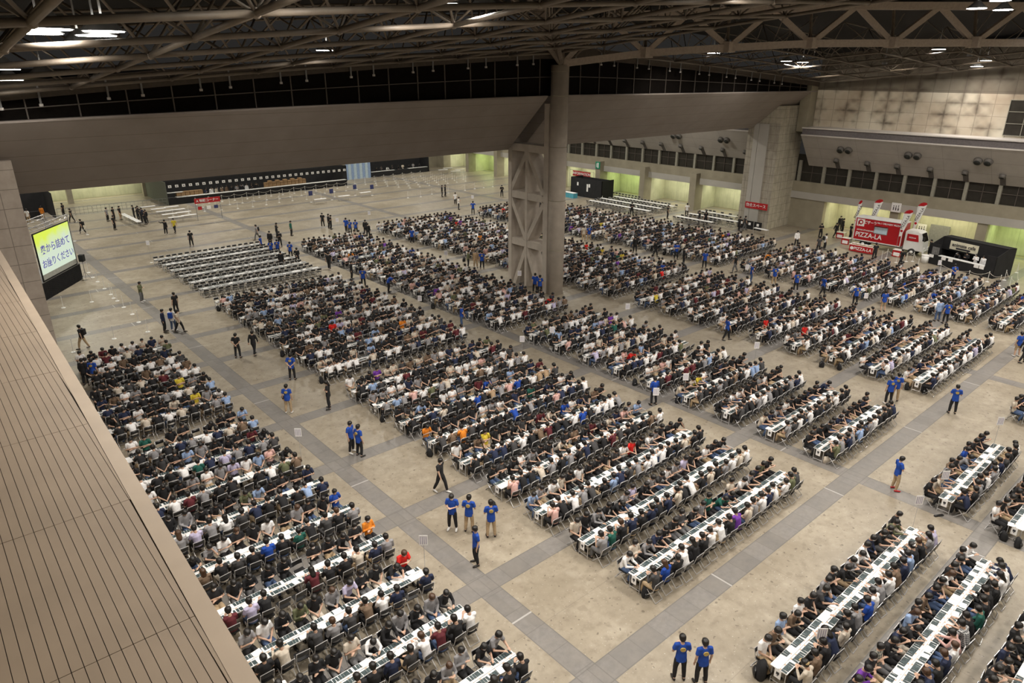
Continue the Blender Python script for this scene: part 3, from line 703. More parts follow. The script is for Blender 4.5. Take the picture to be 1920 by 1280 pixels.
def legs(g, d, e, n, mi, short=False):
    for k in 'lr':
        hi, kn, an = d['hi'+k], d['kn'+k], d['an'+k]
        end = kn.lerp(an, 0.12) if short else an + V(0, 0, 0.03)
        g.loft([d['pel']*0.35+hi*0.65+V(0, 0, 0.0), hi.lerp(kn, 0.35), kn, kn.lerp(end, 0.5), end], [0.095+e, 0.083+e, 0.060+e, 0.056+e, (0.040 if not short else 0.05)+e], n, (0, 1, 0) , mi)
def hand(g, d, k, n, mi):
    wr, el = d['wr'+k], d['el'+k]; t = (wr-el).normalized(); s = 1 if k == 'l' else -1
    side = t.cross(V(0, 0, 1)); side = side.normalized() if side.length > 0.2 else V(0, 1, 0)
    dn = side.cross(t).normalized()
    if dn.z > 0: dn = -dn
    pc = wr + t*0.05
    g.loft([wr, wr+t*0.04, wr+t*0.085], [(0.026, 0.020), (0.040, 0.017), (0.038, 0.014)], max(6, n), side, mi)
    for i in range(4):
        b = wr + t*0.082 + side*(0.0285-0.019*i); L = (0.062, 0.074, 0.070, 0.055)[i]
        m_ = b + t*L*0.5 + dn*0.010; g.loft([b-t*0.012, m_, m_ + t*L*0.38 + dn*L*0.42], [0.0095, 0.0088, 0.0075], 6, None, mi)
    for sg in (-s,):
        b = wr + t*0.028 + side*(0.030*(1 if s > 0 else -1))
        g.loft([b, b + side*0.028*(1 if s > 0 else -1) + t*0.030 + dn*0.006, b + side*0.030*(1 if s > 0 else -1) + t*0.062 + dn*0.016], [0.013, 0.010, 0.0085], 6, None, mi)
def head(g, d, nu, nv, mi):
    h = d['hed']; t = d['tilt']; f = V(math.cos(t), 0, -math.sin(t)); u = V(math.sin(t), 0, math.cos(t))
    g.loft([d['nec']+V(-0.005, 0, -0.06), d['nec']+V(0, 0, 0.02), h-u*0.05], [0.060, 0.054, 0.052], max(6, nu-2), (0, 1, 0), mi)
    rows = [(-0.118, 0.028, 0.020, 0.045), (-0.100, 0.050, 0.045, 0.030), (-0.06, 0.066, 0.072, 0.012), (-0.01, 0.075, 0.090, 0.004), (0.045, 0.078, 0.096, -0.004), (0.085, 0.065, 0.080, -0.010), (0.112, 0.030, 0.036, -0.012)]
    g.loft([h+u*a+f*c for a, b, dd, c in rows], [(b, dd) for a, b, dd, c in rows], nu, (0, 1, 0), mi)
    if nu > 8:
        g.loft([h+f*0.088+u*0.012, h+f*0.104-u*0.022, h+f*0.090-u*0.034], [0.008, 0.014, 0.011], 6, None, mi)     # nose
        g.loft([h+f*0.070-u*0.066+V(0, -0.022, 0), h+f*0.086-u*0.066, h+f*0.070-u*0.066+V(0, 0.022, 0)], [0.005, 0.009, 0.005], 6, None, mi)   # lips
        for s in (-1, 1): g.sphere(h+V(0, 0.079*s, 0)-u*0.012, (0.018, 0.012, 0.030), 6, 5, mi)          # ears
    return h, f, u
def hairshape(g, d, nu, nv, mi, long=False):
    h = d['hed']; t = d['tilt']; f = V(math.cos(t), 0, -math.sin(t)); u = V(math.sin(t), 0, math.cos(t))
    rows = [(-0.085, 0.055, 0.050, -0.042), (-0.040, 0.092, 0.082, -0.040), (0.015, 0.108, 0.108, -0.022), (0.060, 0.108, 0.120, -0.008), (0.105, 0.090, 0.102, -0.008), (0.138, 0.048, 0.056, -0.012)]
    if long: rows = [(-0.26, 0.06, 0.03, -0.085), (-0.17, 0.095, 0.05, -0.075), (-0.09, 0.098, 0.062, -0.055)] + rows[1:]
    g.loft([h+u*a+f*c for a, b, dd, c in rows], [(b, dd) for a, b, dd, c in rows], nu, (0, 1, 0), mi)
def fuse(name, g, mats, voxel, ratio, sm=True):
    me = g.mesh(name, mats); o = bpy.data.objects.new(name, me); C.objects.link(o)
    r = o.modifiers.new('r', 'REMESH'); r.mode = 'VOXEL'; r.voxel_size = voxel; r.use_smooth_shade = True
    s = o.modifiers.new('s', 'SMOOTH'); s.factor = 0.4; s.iterations = 2
    dd = o.modifiers.new('d', 'DECIMATE'); dd.ratio = ratio
    out = bpy.data.meshes.new_from_object(o.evaluated_get(bpy.context.evaluated_depsgraph_get()))
    bpy.data.objects.remove(o); bpy.data.meshes.remove(me); out.name = name
    out.materials.clear()
    for m in (mats if isinstance(mats, (list, tuple)) else [mats]): out.materials.append(m)
    for p in out.polygons: p.use_smooth = True
    return out
POSES = ['sit_cards', 'sit_phone', 'sit_lap', 'sit_chin', 'sit_back', 'sit_low', 'stand', 'behind', 'phone', 'fold', 'walk', 'point', 'akimbo', 'raise', 'bend']
PROTO = {}
LOW = {}
FINE = True
for k in POSES:
    d = make_pose(k); parts = {}
    g = G(); torso(g, d, 0, 12, 0)
    for s in 'lr': arm(g, d, s, 0, 8, 0); hand(g, d, s, 8, 0)
    legs(g, d, 0, 8, 0)
    for s in 'lr': g.loft([d['an'+s]+V(-0.03, 0, 0.04), d['an'+s]+V(0.0, 0, -0.04), d['to'+s]], [0.034, 0.034, 0.028], 8, (0, 1, 0), 0)
    h, f, u = head(g, d, 12, 8, 0)
    parts['body'] = fuse('body_'+k, g, M['skin'], 0.0105 if FINE else 0.02, 0.30)
    ge = G()
    for s in (-1, 1): ge.sphere(h+f*0.084+V(0, 0.031*s, 0)+u*0.012, (0.008, 0.013, 0.006), 6, 4)
    parts['eye'] = ge.mesh('eye', M['hair'])
    for nm_, up_ in (('shirt', 0.0), ('shirt_long', 1.0)):
        g = G(); torso(g, d, 0.016, 12, 0, collar=0.012)
        for s in 'lr': arm(g, d, s, 0.016, 8, 0, up_)
        if k.startswith('sit') is False: g.loft([d['pel']+V(0, 0, -0.15), d['pel']+V(0, 0, 0.06)], [(0.185, 0.138), (0.172, 0.126)], 12, (0, 1, 0), 0)
        parts[nm_] = fuse(nm_+'_'+k, g, CL['K'], 0.02, 0.40)
    for nm_, sh_ in (('trousers', False), ('shorts', True)):
        g = G(); legs(g, d, 0.016, 10, 0, sh_); g.loft([d['pel']+V(0, 0, -0.09), d['pel']+V(0, 0, 0.02)], [(0.162, 0.112), (0.155, 0.105)], 12, (0, 1, 0), 0)
        parts[nm_] = fuse(nm_+'_'+k, g, M['blackp'], 0.02, 0.35)
    g = G(); hairshape(g, d, 14, 8, 0); parts['hair'] = g.mesh('hair_'+k, M['hair'], True)
    g = G(); hairshape(g, d, 14, 8, 0, True); parts['hair_long'] = g.mesh('hair_long_'+k, M['hair'], True)
    for s in 'lr':
        g = G(); a, t_ = d['an'+s], d['to'+s]; g.loft([a+V(-0.055, 0, -0.03), a+V(-0.02, 0, -0.035), a.lerp(t_, 0.6)+V(0, 0, -0.012), t_+V(0.05, 0, 0.0)], [(0.035, 0.04), (0.045, 0.05), (0.05, 0.035), (0.035, 0.022)], 8, (0, 1, 0), 0)
        parts['shoe'+s] = g.mesh('shoe_'+k, M['shoe'], True)
    g = G(); g.loft([h+f*0.020-u*0.090, h+f*0.022-u*0.050, h+f*0.034-u*0.012], [(0.050, 0.060), (0.066, 0.074), (0.060, 0.066)], 12, (0, 1, 0), 0)
    parts['mask'] = g.mesh('mask_'+k, M['mask'], True)
    if not k.startswith('sit'):
        g = G(); cz = 1.30; xx = -0.143
        for i in range(14):
            a0, a1 = 2*math.pi*i/14, 2*math.pi*(i+1)/14
            g.add([(xx+0.02*abs(r*math.sin(a)) , r*math.sin(a), cz+r*0.85*math.cos(a)) for r, a in ((0.085, a0), (0.085, a1), (0.065, a1), (0.065, a0))] + [(xx+0.03+0.02*abs(r*math.sin(a)), r*math.sin(a), cz+r*0.85*math.cos(a)) for r, a in ((0.085, a0), (0.085, a1), (0.065, a1), (0.065, a0))], [(0, 1, 2, 3), (0, 4, 5, 1), (2, 6, 7, 3)])
        for zz, w_ in ((0.025, 0.05), (0.0, 0.06), (-0.025, 0.05)): g.box(xx-0.001, xx+0.03, -w_, w_, cz+zz-0.008, cz+zz+0.008)
        parts['print'] = g.mesh('back_print_'+k, M['gold'])
        g = G().box(-0.30, -0.135, -0.14, 0.14, 1.03, 1.42).box(-0.33, -0.30, -0.10, 0.10, 1.06, 1.25); parts['pack'] = g.mesh('backpack', CL['K'])
    PROTO[k] = (parts, d)
    if k.startswith('sit') or k in ('stand', 'fold'):      # light version for the uncounted rest of the crowd: 0 skin 1 hair 2 shirt 3 trousers
        g = G(); torso(g, d, 0.016, 7, 2)
        for s in 'lr':
            arm(g, d, s, 0.014, 5, 2, 0.0); g.loft([d['sh'+s].lerp(d['el'+s], 0.5), d['el'+s], d['wr'+s], d['wr'+s]+(d['wr'+s]-d['el'+s]).normalized()*0.13], [0.042, 0.040, 0.030, 0.028], 5, None, 0)
        legs(g, d, 0.016, 5, 3)
        head(g, d, 7, 5, 0); hairshape(g, d, 8, 5, 1)
        LOW[k] = g

def person(pose, shirt, trousers, label, loc, rz, scale=1.0, long_s=False, hair='hair', mask=False, staff=False, shorts=False, pack=False, shoes='shoe', group=None, cap=None, haircol='hair'):
    P, d = PROTO[pose]
    b = link('person', P['body'], None, loc, rz); b.scale = (scale,)*3
    tag(b, label, 'person', group)
    def part(nm, me, m=None):
        o = link(nm, me, b)
        if m is not None: o.material_slots[0].link = 'OBJECT'; o.material_slots[0].material = m
        return o
    part('shirt', P['shirt_long' if long_s else 'shirt'], CL[shirt])
    part('shorts' if shorts else 'trousers', P['shorts' if shorts else 'trousers'], M[trousers])
    part('hair', P[hair], M[haircol]); part('shoe', P['shoel'], M[shoes]); part('shoe', P['shoer'], M[shoes]); part('eye', P['eye'])
    if mask: part('face_mask', P['mask'])
    if staff: part('back_print', P['print'])
    if pack: part('backpack', P['pack'], CL['U' if pack == 'U' else 'K'])
    if cap:
        h = d['hed']; g = G().sphere((h.x-0.005, 0, h.z+0.05), (0.115, 0.100, 0.085), 12, 8)
        g.loft([(h.x+0.05, 0, h.z+0.055), (h.x+0.17, 0, h.z+0.035)], [(0.085, 0.008), (0.06, 0.006)], 10, (0, 1, 0))
        obj('cap', g, CL[cap] if cap in CL else M[cap], b, True)
    return b

# ================================================================ FURNITURE
TL, TW, TH = 1.80, 0.56, 0.70
def table_proto():
    t = thing('folding_table', 'x', 'table')
    obj('tabletop', G().box(0.005, TL-0.005, -TW/2, TW/2, TH-0.03, TH), M['white'], t)
    obj('divider_rail', G().box(0.0, TL, -0.022, 0.022, TH, TH+0.035), M['white'], t)
    for x in (0.06, TL-0.06):
        for y in (-TW/2+0.05, TW/2-0.05): obj('leg', G().tube((x, y, 0), (x, y, TH-0.03), 0.016, 6), M['steeltube'], t)
    g = G()
    for x in (0.06, TL-0.06): g.tube((x, -TW/2+0.05, 0.12), (x, TW/2-0.05, 0.12), 0.012, 6)
    g.tube((0.06, 0, 0.62), (TL-0.06, 0, 0.62), 0.012, 6); obj('crossbar', g, M['steeltube'], t)
    return t
def table_low():
    g = G().box(0.005, TL-0.005, -TW/2, TW/2, TH-0.03, TH, 0).box(0, TL, -0.022, 0.022, TH, TH+0.035, 0)
    for x in (0.06, TL-0.06):
        for y in (-TW/2+0.05, TW/2-0.05): g.bar((x, y, 0), (x, y, TH-0.03), 0.03, mi=1)
        g.bar((x, -TW/2+0.05, 0.12), (x, TW/2-0.05, 0.12), 0.022, mi=1)
    return g
def chair_geo():          # facing +x, seat centre over the origin
    s = G().prism([(-0.20, -0.19), (0.19, -0.20), (0.19, 0.20), (-0.20, 0.19)], 'z', 0.42, 0.45)
    b = G()
    for i in range(6):
        y0, y1 = -0.21+0.07*i, -0.14+0.07*i; f = lambda y: -0.20 - 0.035*(1-(y/0.21)**2)
        b.add([(f(y0), y0, 0.62), (f(y1), y1, 0.62), (f(y1)-0.03, y1, 0.77), (f(y0)-0.03, y0, 0.77), (f(y0)-0.02, y0, 0.62), (f(y1)-0.02, y1, 0.62), (f(y1)-0.05, y1, 0.77), (f(y0)-0.05, y0, 0.77)],
              [(0, 1, 2, 3), (5, 4, 7, 6), (3, 2, 6, 7), (1, 0, 4, 5), (0, 3, 7, 4), (1, 5, 6, 2)])
    fr = [(0.26, 0.0, 0.012), (-0.15, 0.0, 0.44), (-0.255, 0.0, 0.80)]; re = [(-0.30, 0, 0.012), (0.12, 0, 0.43)]
    l1 = G(); l2 = G()
    for y in (-0.215, 0.215):
        l1.loft([(p[0], y, p[2]) for p in fr], [0.015]*3, 6, (0, 1, 0))
        l2.loft([(p[0], y*0.93, p[2]) for p in re], [0.015]*2, 6, (0, 1, 0))
    l1.tube((-0.255, -0.215, 0.80), (-0.255, 0.215, 0.80), 0.015, 6); l1.tube((0.26, -0.215, 0.02), (0.26, 0.215, 0.02), 0.015, 6)
    l2.tube((-0.30, -0.20, 0.02), (-0.30, 0.20, 0.02), 0.016, 6)
    return s, b, l1, l2
def chair_proto():
    t = thing('folding_chair', 'x', 'chair'); s, b, l1, l2 = chair_geo()
    obj('seat', s, M['seatblack'], t); obj('backrest', b, M['seatblack'], t); obj('leg_frame', l1, M['steeltube'], t); obj('leg_frame', l2, M['steeltube'], t)
    return t
def chair_low():
    s, b, _, _ = chair_geo(); g = G(); g.add(s.v, s.f, 1)
    g.box(-0.25, -0.22, -0.20, 0.20, 0.62, 0.77, 1)
    for y in (-0.215, 0.215): g.bar((0.26, y, 0.01), (-0.15, y, 0.44), 0.028, mi=0); g.bar((-0.15, y, 0.44), (-0.255, y, 0.80), 0.028, mi=0); g.bar((-0.30, y*0.93, 0.01), (0.12, y*0.93, 0.43), 0.024, mi=0)
    g.bar((-0.255, -0.215, 0.80), (-0.255, 0.215, 0.80), 0.03, mi=0); g.bar((0.26, -0.215, 0.02), (0.26, 0.215, 0.02), 0.028, mi=0); g.bar((-0.30, -0.2, 0.02), (-0.30, 0.2, 0.02), 0.024, mi=0)
    return g
# picture sheet: printed leaflet with eight small dark pictures; blank sheet: white form
def card_geo():
    g = G().box(-0.27, 0.27, -0.122, 0.122, 0, 0.003, 0)
    for i in range(6):
        x = -0.266 + i*0.089; a = rnd.uniform(-0.012, 0.02)
        g.prism([(x+a, -0.118), (x+0.083+a, -0.118), (x+0.083, 0.070), (x, 0.070)], 'z', 0.003, 0.007, 1)
        if i % 3 == 0: g.box(x, x+0.07, 0.078, 0.110, 0.003, 0.007, 2)
    return g
def sheet_geo(): return G().prism([(-0.15, -0.105), (0.15, -0.105), (0.15, 0.105), (-0.15, 0.105)], 'z', 0, 0.004)

class Mass:               # many copies gathered into one mesh
    def __init__(s): s.V = []; s.L = []; s.T = []; s.M = []; s.n = 0; s.cache = {}
    def add(s, key, g, loc, rz, mm, scale=1.0):
        if key not in s.cache:
            s.cache[key] = (np.array(g.v, np.float32), np.array([i for f in g.f for i in f], np.int32), np.array([len(f) for f in g.f], np.int32), np.array(g.m, np.int32))
        v, l, t, m = s.cache[key]; c, sn = math.cos(rz), math.sin(rz)
        R = np.array([[c, sn, 0], [-sn, c, 0], [0, 0, 1]], np.float32)
        s.V.append((v*scale)@R + np.array(loc, np.float32)); s.L.append(l+s.n); s.T.append(t); s.M.append(np.array(mm, np.int32)[m]); s.n += len(v)
    def build(s, name, mats, label, cat):
        me = bpy.data.meshes.new(name); v = np.concatenate(s.V); l = np.concatenate(s.L); t = np.concatenate(s.T); m = np.concatenate(s.M)
        me.vertices.add(len(v)); me.vertices.foreach_set('co', v.ravel()); me.loops.add(len(l)); me.loops.foreach_set('vertex_index', l)
        me.polygons.add(len(t)); st = np.concatenate([[0], np.cumsum(t)[:-1]]).astype(np.int32)
        me.polygons.foreach_set('loop_start', st); me.polygons.foreach_set('loop_total', t)
        for x in mats: me.materials.append(x)
        me.polygons.foreach_set('material_index', m); me.update(); me.validate()
        o = link(name, me); tag(o, label, cat, None, 'stuff'); return o

# ================================================================ SEATING PLAN
Y_LOW = [12.62, 15.22, 17.85, 20.45, 23.1, 25.7, 28.3, 30.95, 33.5]
Y_UP = [37.45, 40.1, 42.65, 45.15, 47.7, 50.3, 52.95, 55.4, 58.0]
Y_TOP = [60.6, 63.2, 65.8, 68.4, 71.0]
rows = []          # (block, x0, tables, y, number in block)
def block(name, xf, nt, ys):
    for i, y in enumerate(ys): rows.append((name, xf(y), nt(y) if callable(nt) else nt, y, i))
block('gallery', lambda y: 0.5 if y < 40 else 5.9, lambda y: 6 if y < 40 else 3, [12.75, 15.4, 18.0, 20.6, 23.3, 25.95, 28.55, 31.1, 33.65, 37.3, 39.9, 42.6, 45.2, 47.9])
block('centre', lambda y: 17.0, 6, Y_LOW + Y_UP[:8])
block('front', lambda y: 17.05, 6, [6.93, 4.32, 1.75])
block('right front', lambda y: 31.0, 4, [6.95, 4.35, 1.75])
block('column', lambda y: 31.0 if y < 36 else 30.7, 4, Y_LOW + Y_UP + Y_TOP[:4])
block('truck', lambda y: 43.15 - max(0, y-38)*0.052, 6, [6.93] + Y_LOW + Y_UP + Y_TOP[:5])
block('food stall', lambda y: 58.75 - max(0, y-42)*0.075, 6, Y_LOW + Y_UP + Y_TOP[:5])
EMPTY = [59.85, 62.4, 64.95, 67.5, 70.1, 72.65]
for i, y in enumerate(EMPTY): rows.append(('empty', 17.2, 6, y, i))
BN = {'gallery': 'table row beside the ribbed gallery roof', 'centre': 'centre block table row', 'front': 'front table row', 'right front': 'right front table row', 'column': 'column block table row', 'truck': 'truck block table row', 'food stall': 'stall block table row', 'empty': 'unoccupied table row'}
# shirts as the photograph shows them in the nearest rows, seat by seat from the low-x end ('-' = empty chair)
SH = {('front', 0): ('WTBTWGSKKSWWNKOK', 'YTKNCSUWSWTNBKSL'), ('front', 1): ('KKVKXNKBKTNKWSGW', 'KKSKNNWPZKEKKWWN'), ('front', 2): ('KKNKWKKGNKKWKKSK', 'KNKKWGKKWSKKKWKK'),
      ('centre', 0): ('WCSNKGKSEENCWNOK', 'GUKWKWWKVCSWNWOG'), ('centre', 1): ('CKSKKLKSGWSLKWKK', 'SEKNKKNCKWKCKWCW'), ('centre', 2): ('BSWCKKKKGWRKWKKK', 'PKWSGBNGSWWWKCKK'),
      ('centre', 3): ('KGKWSKCKTKMKCPSB', 'PKKCSSKNGKMGKKTW'), ('centre', 4): ('WKTYKKGKMCKUWKTK', 'KKNNGKTMKKWUKWWS'), ('centre', 5): ('DKKKKWSWKNKEKKWK', 'GTDGKKKUKSKKPNKW'),
      ('centre', 6): ('KGBKKWSKMUSKBKNM', 'KKNCKKUKASPUKAAG'),
      ('gallery', 0): ('KKKWKKSKKWKKKSKS', 'KKKKWKKSKKWKKKKK'), ('gallery', 1): ('KKKKKNWKKKCWKKSK', 'KWKKKWKLKKKNGMKW'), ('gallery', 2): ('KKKKKKSWKOKSLKKR', 'KKKKWKKC-GSGTN-N'),
      ('gallery', 3): ('KWKKKKKKKKK-KKKD', 'KKKKSPMLK--MKCNS'), ('gallery', 4): ('KKKKKKKSWKKWKKKU', 'KKKKKGTKGKUKEGKS'), ('gallery', 5): ('KKKKKSKSKKKOBKKN', 'KKKKSCSLSWGNKKBN'),
      ('gallery', 6): ('KKKKKKWKKSWSLBPK', 'KKKKKXNWMSKK-WOT'), ('gallery', 7): ('KKKKKKKKGKBSKKMK', 'KKKKSNWKKWENLNSG'), ('gallery', 8): ('KKKKKKMWE-KK-KKB', 'KKKKKCKKSKNSWCTB'),
      ('gallery', 9): ('KKKWKKWKNWKKCYSW', 'KKKWKBEKWCKWCKSB'), ('gallery', 10): ('KKKKKWKNTWSKKYSK', 'KKKKKKKNKKKKSCKB'),
      ('right front', 0): ('KCTTKSUKKN', 'NKSWSWNGKW'), ('right front', 1): ('WKWKTKKSKK', 'KNKWKKSKKW'),
      ('column', 0): ('KGKSNWKKNK', 'OSNBKSWKKN'), ('column', 1): ('CNSWKKKNKN', 'SGWWKKGCKK'), ('column', 2): ('KSWWKKSWKK', 'GKKWSKKKNW')}
CAPS = {('front', 0, 'lo', 0): 'straw', ('front', 0, 'lo', 14): 'W', ('centre', 3, 'lo', 0): 'R', ('centre', 0, 'lo', 9): 'K', ('gallery', 1, 'hi', 10): 'K', ('centre', 4, 'hi', 3): 'R'}
DIST = list('KKKKKKKKKKKKKKKKKNNNNGGGGSSSSWWWWWWWWWWWWWWCCCCTTOMBBLP')*5 + list('UEDRYV')
TROUS = ['blackp']*6 + ['denim']*2 + ['khaki', 'greyp', 'creamp']
SP = 0.60
seats = []; tabs = []
for bn, x0, nt, y, ri in rows:
    ns = int(nt*TL/SP)
    for t in range(nt): tabs.append((bn, ri, t, x0+t*TL, y, nt))
    for side, dy, rz in (('hi', 0.65, -math.pi/2), ('lo', -0.66, math.pi/2)):
        codes = SH.get((bn, ri))
        for i in range(ns):
            x = x0 + 0.30 + i*SP; c = None
            if bn == 'empty': c = '-'
            elif codes:
                q = codes[0 if side == 'hi' else 1]; k = min(len(q)-1, int((i+0.5)*len(q)/ns)); k0 = min(len(q)-1, int((i-0.5)*len(q)/ns)) if i else -1
                c = q[k] if k != k0 else rnd.choice('KKWSNK')
            elif rnd.random() < (0.95 if y < 57 else 0.93): c = rnd.choice(DIST)
            else: c = '-'
            if bn == 'centre' and ri == 16 and side == 'hi': c = '-'
            if (bn, ri) in (('gallery', 9), ('gallery', 10)) and c == 'Y' and i == 13: c = 'Y'
            if (bn, ri, side, i) == ('front', 0, 'lo', 0): c = 'C'
            seats.append((bn, ri, side, i, x, y+dy, rz, c))
def visible(x, y, z=0.9):
    X, Y, D = px((x, y, z))
    if not (-25 < X < 1945 and -10 < Y < 1310): return None
    if 4.85 < x < 0: return None
    # behind the gallery roof or the pillar
    f = Vector((x, y, z)) - Vector((0, 0, CAM_H)); t = (11.9-CAM_H)/f.z; hx, hy = f.x*t, f.y*t
    if hx < EX(hy)-0.02 and hy < 43: return None
    if y > 43 and x*43/y < 4.85: return None
    return D
vs = [(visible(s[4], s[5]), s) for s in seats]; vs = [(d, s) for d, s in vs if d is not None]
vs.sort(key=lambda q: q[0])
SIDE = {'hi': 'far side facing the camera', 'lo': 'near side with back turned'}
ROWN = lambda bn, ri: f'{ORD[ri]} ' + BN[bn]
N_PERS, N_CHAIR, N_TAB, N_SHEET = 200, 290, 280, 290
cp = chair_proto(); tp = table_proto(); c1 = t1 = True
mp, mc, mt, ms = Mass(), Mass(), Mass(), Mass()
PK = list(CL.keys()); pm = [M['skin'], M['hair']] + [CL[k] for k in PK] + [M['blackp'], M['denim'], M['khaki']]
lowc = chair_low(); lowt = table_low(); npers = nchair = nsheet = ncard = 0
cg, sg_ = card_geo(), sheet_geo(); cardme = cg.mesh('picture_leaflet', [M['paper'], M['card'], M['cardtan']]); sheetme = sg_.mesh('paper_sheet', M['paper'])
SHORT = {'gallery': 'gallery side row', 'centre': 'centre block row', 'front': 'front row', 'right front': 'right front row', 'column': 'column block row', 'truck': 'truck block row', 'food stall': 'stall block row', 'empty': 'unoccupied row'}
def seatname(bn, ri, side, i): return f"{ORD[i]} seat, {'far' if side == 'hi' else 'near'} side, {ORD[ri]} {SHORT[bn]}"
sitp = ['sit_cards']*3 + ['sit_phone']*5 + ['sit_lap']*4 + ['sit_chin', 'sit_back', 'sit_back', 'sit_low']
for dist, (bn, ri, side, i, x, y, rz, c) in vs:
    jx, jy = rnd.uniform(-0.05, 0.05), rnd.uniform(-0.06, 0.06); jr = rnd.uniform(-0.16, 0.16)
    tuck = -0.02 if c == '-' else 0.0
    back = math.copysign(1, y - [r for r in rows if r[0] == bn and r[4] == ri][0][3])
    loc = (x+jx, y + jy*0.6 + back*(0.02 if c != '-' else -0.05), 0)
    if nchair < N_CHAIR:
        o = cp if c1 else dup(cp, (0, 0, 0), 0)
        c1 = False; o.location = loc; o.rotation_euler = (0, 0, rz+jr*0.7); nchair += 1
        st = 'empty black and silver folding chair' if c == '-' else 'occupied black and silver folding chair'
        tag(o, f'{st}, {seatname(bn, ri, side, i)}', 'chair', 'folding chairs along the table rows')
    else: mc.add('c', lowc, loc, rz+jr*0.7, [0, 1])
    ty = -back
    # what lies on the table before this seat
    yt = [r for r in rows if r[0] == bn and r[4] == ri][0][3] + back*0.145
    q = rnd.random()
    z0 = TH+0.001
    if rnd.random() < 0.93:
        if ncard < N_SHEET:
            o = link('picture_leaflet', cardme, None, (x+rnd.uniform(-0.03, 0.03), yt+rnd.uniform(-0.01, 0.01), z0), (0 if back < 0 else math.pi)+rnd.uniform(-0.05, 0.05)); ncard += 1
            tag(o, f'leaflet of dark pictures on the table, {seatname(bn, ri, side, i)}', 'leaflet', 'picture leaflets on the tables')
        else: ms.add('k', cg, (x+rnd.uniform(-0.03, 0.03), yt, z0), 0 if back < 0 else math.pi, [0, 1, 2])
    if q < (0.22 if bn == 'front' and ri == 0 else 0.42):
        if nsheet < N_SHEET:
            o = link('paper_sheet', sheetme, None, (x+rnd.uniform(-0.25, 0.25), yt+back*rnd.uniform(-0.02, 0.04), z0+0.0085), rnd.uniform(-0.25, 0.25)+(math.pi/2 if rnd.random() < 0.3 else 0)); nsheet += 1
            tag(o, f'blank white sheet on the table, {seatname(bn, ri, side, i)}', 'paper', 'white sheets on the tables')
        else: ms.add('s', sg_, (x+rnd.uniform(-0.25, 0.25), yt, z0+0.009), rnd.uniform(-0.25, 0.25), [0, 1, 2])
    if c == '-': continue
    pose = rnd.choice(sitp); long_s = rnd.random() < (0.7 if c in 'NGSTCOM' else 0.35); sc = rnd.uniform(1.0, 1.09)
    tr = rnd.choice(TROUS)
    if npers < N_PERS:
        npers += 1; hr = 'hair_long' if rnd.random() < 0.08 else 'hair'
        person(pose, c, tr, f'person in {PAL[c][0]} {"top" if c in "XZ" else "shirt"}, {seatname(bn, ri, side, i)}', loc, rz+jr, sc, long_s, hr, rnd.random() < 0.8, group='people seated at the table rows', haircol='hairbrown' if rnd.random() < 0.1 else 'hair', cap=CAPS.get((bn, ri, side, i)))
    else:
        mp.add(pose, LOW[pose], loc, rz+jr, [0, 1, 2+PK.index(c), 2+len(PK)+{'blackp': 0, 'denim': 1}.get(tr, 0 if tr == 'greyp' else 2)], sc)
tv = []
for tb in tabs:
    d_ = visible(tb[3]+0.9, tb[4], 0.7) or visible(tb[3]+0.1, tb[4], 0.7) or visible(tb[3]+1.7, tb[4], 0.7)
    if d_: tv.append((d_, tb))
tv.sort(key=lambda q: q[0]); nt_ = 0
for d_, (bn, ri, t, x, y, n) in tv:
    if nt_ < N_TAB:
        o = tp if t1 else dup(tp, (0, 0, 0), 0)
        t1 = False; o.location = (x, y, 0); nt_ += 1
        tag(o, f'long white folding table, {ORD[t]} in the {ORD[ri]} {SHORT[bn]}', 'table', 'white folding tables in rows')
    else: mt.add('t', lowt, (x, y, 0), 0, [0, 1])
mp.build('crowd', pm, 'dense crowd of seated people further back in the table rows', 'crowd')
mc.build('chair_mass', [M['steeltube'], M['seatblack']], 'mass of black and silver folding chairs further back in the rows', 'chairs')
mt.build('table_mass', [M['white'], M['steeltube']], 'mass of white folding tables in the rows furthest back', 'tables')
ms.build('paper_litter', [M['paper'], M['card'], M['cardtan']], 'mass of printed leaflets and sheets on the tables further back', 'papers')
print('COUNTS seats visible', len(vs), 'persons', npers, 'tables', len(tv), 'crowd verts', mp.n, 'chairs', mc.n)
# ================================================================ THINGS AROUND THE ROWS
# paper signs hung on the row ends
def rowsign():
    t = thing('row_sign', 'x', 'sign')
    obj('sheet', G().box(-0.012, -0.006, -0.11, 0.11, 0.36, 0.68), M['paper'], t)
    obj('emblem', G().box(-0.015, -0.012, -0.05, 0.05, 0.50, 0.60).box(-0.015, -0.012, -0.02, 0.02, 0.45, 0.49), M['text_dark'], t)
    return t
rs = rowsign(); f_ = True
for bn, x0, nt, y, ri in rows:
    if bn == 'empty' or not visible(x0, y, 0.5): continue
    o = rs if f_ else dup(rs, (0, 0, 0), 0)
    f_ = False; o.location = (x0, y, 0); tag(o, f'white paper sign with dark emblem on the end of the {ORD[ri]} {SHORT[bn]}', 'sign', 'paper signs on the row ends')
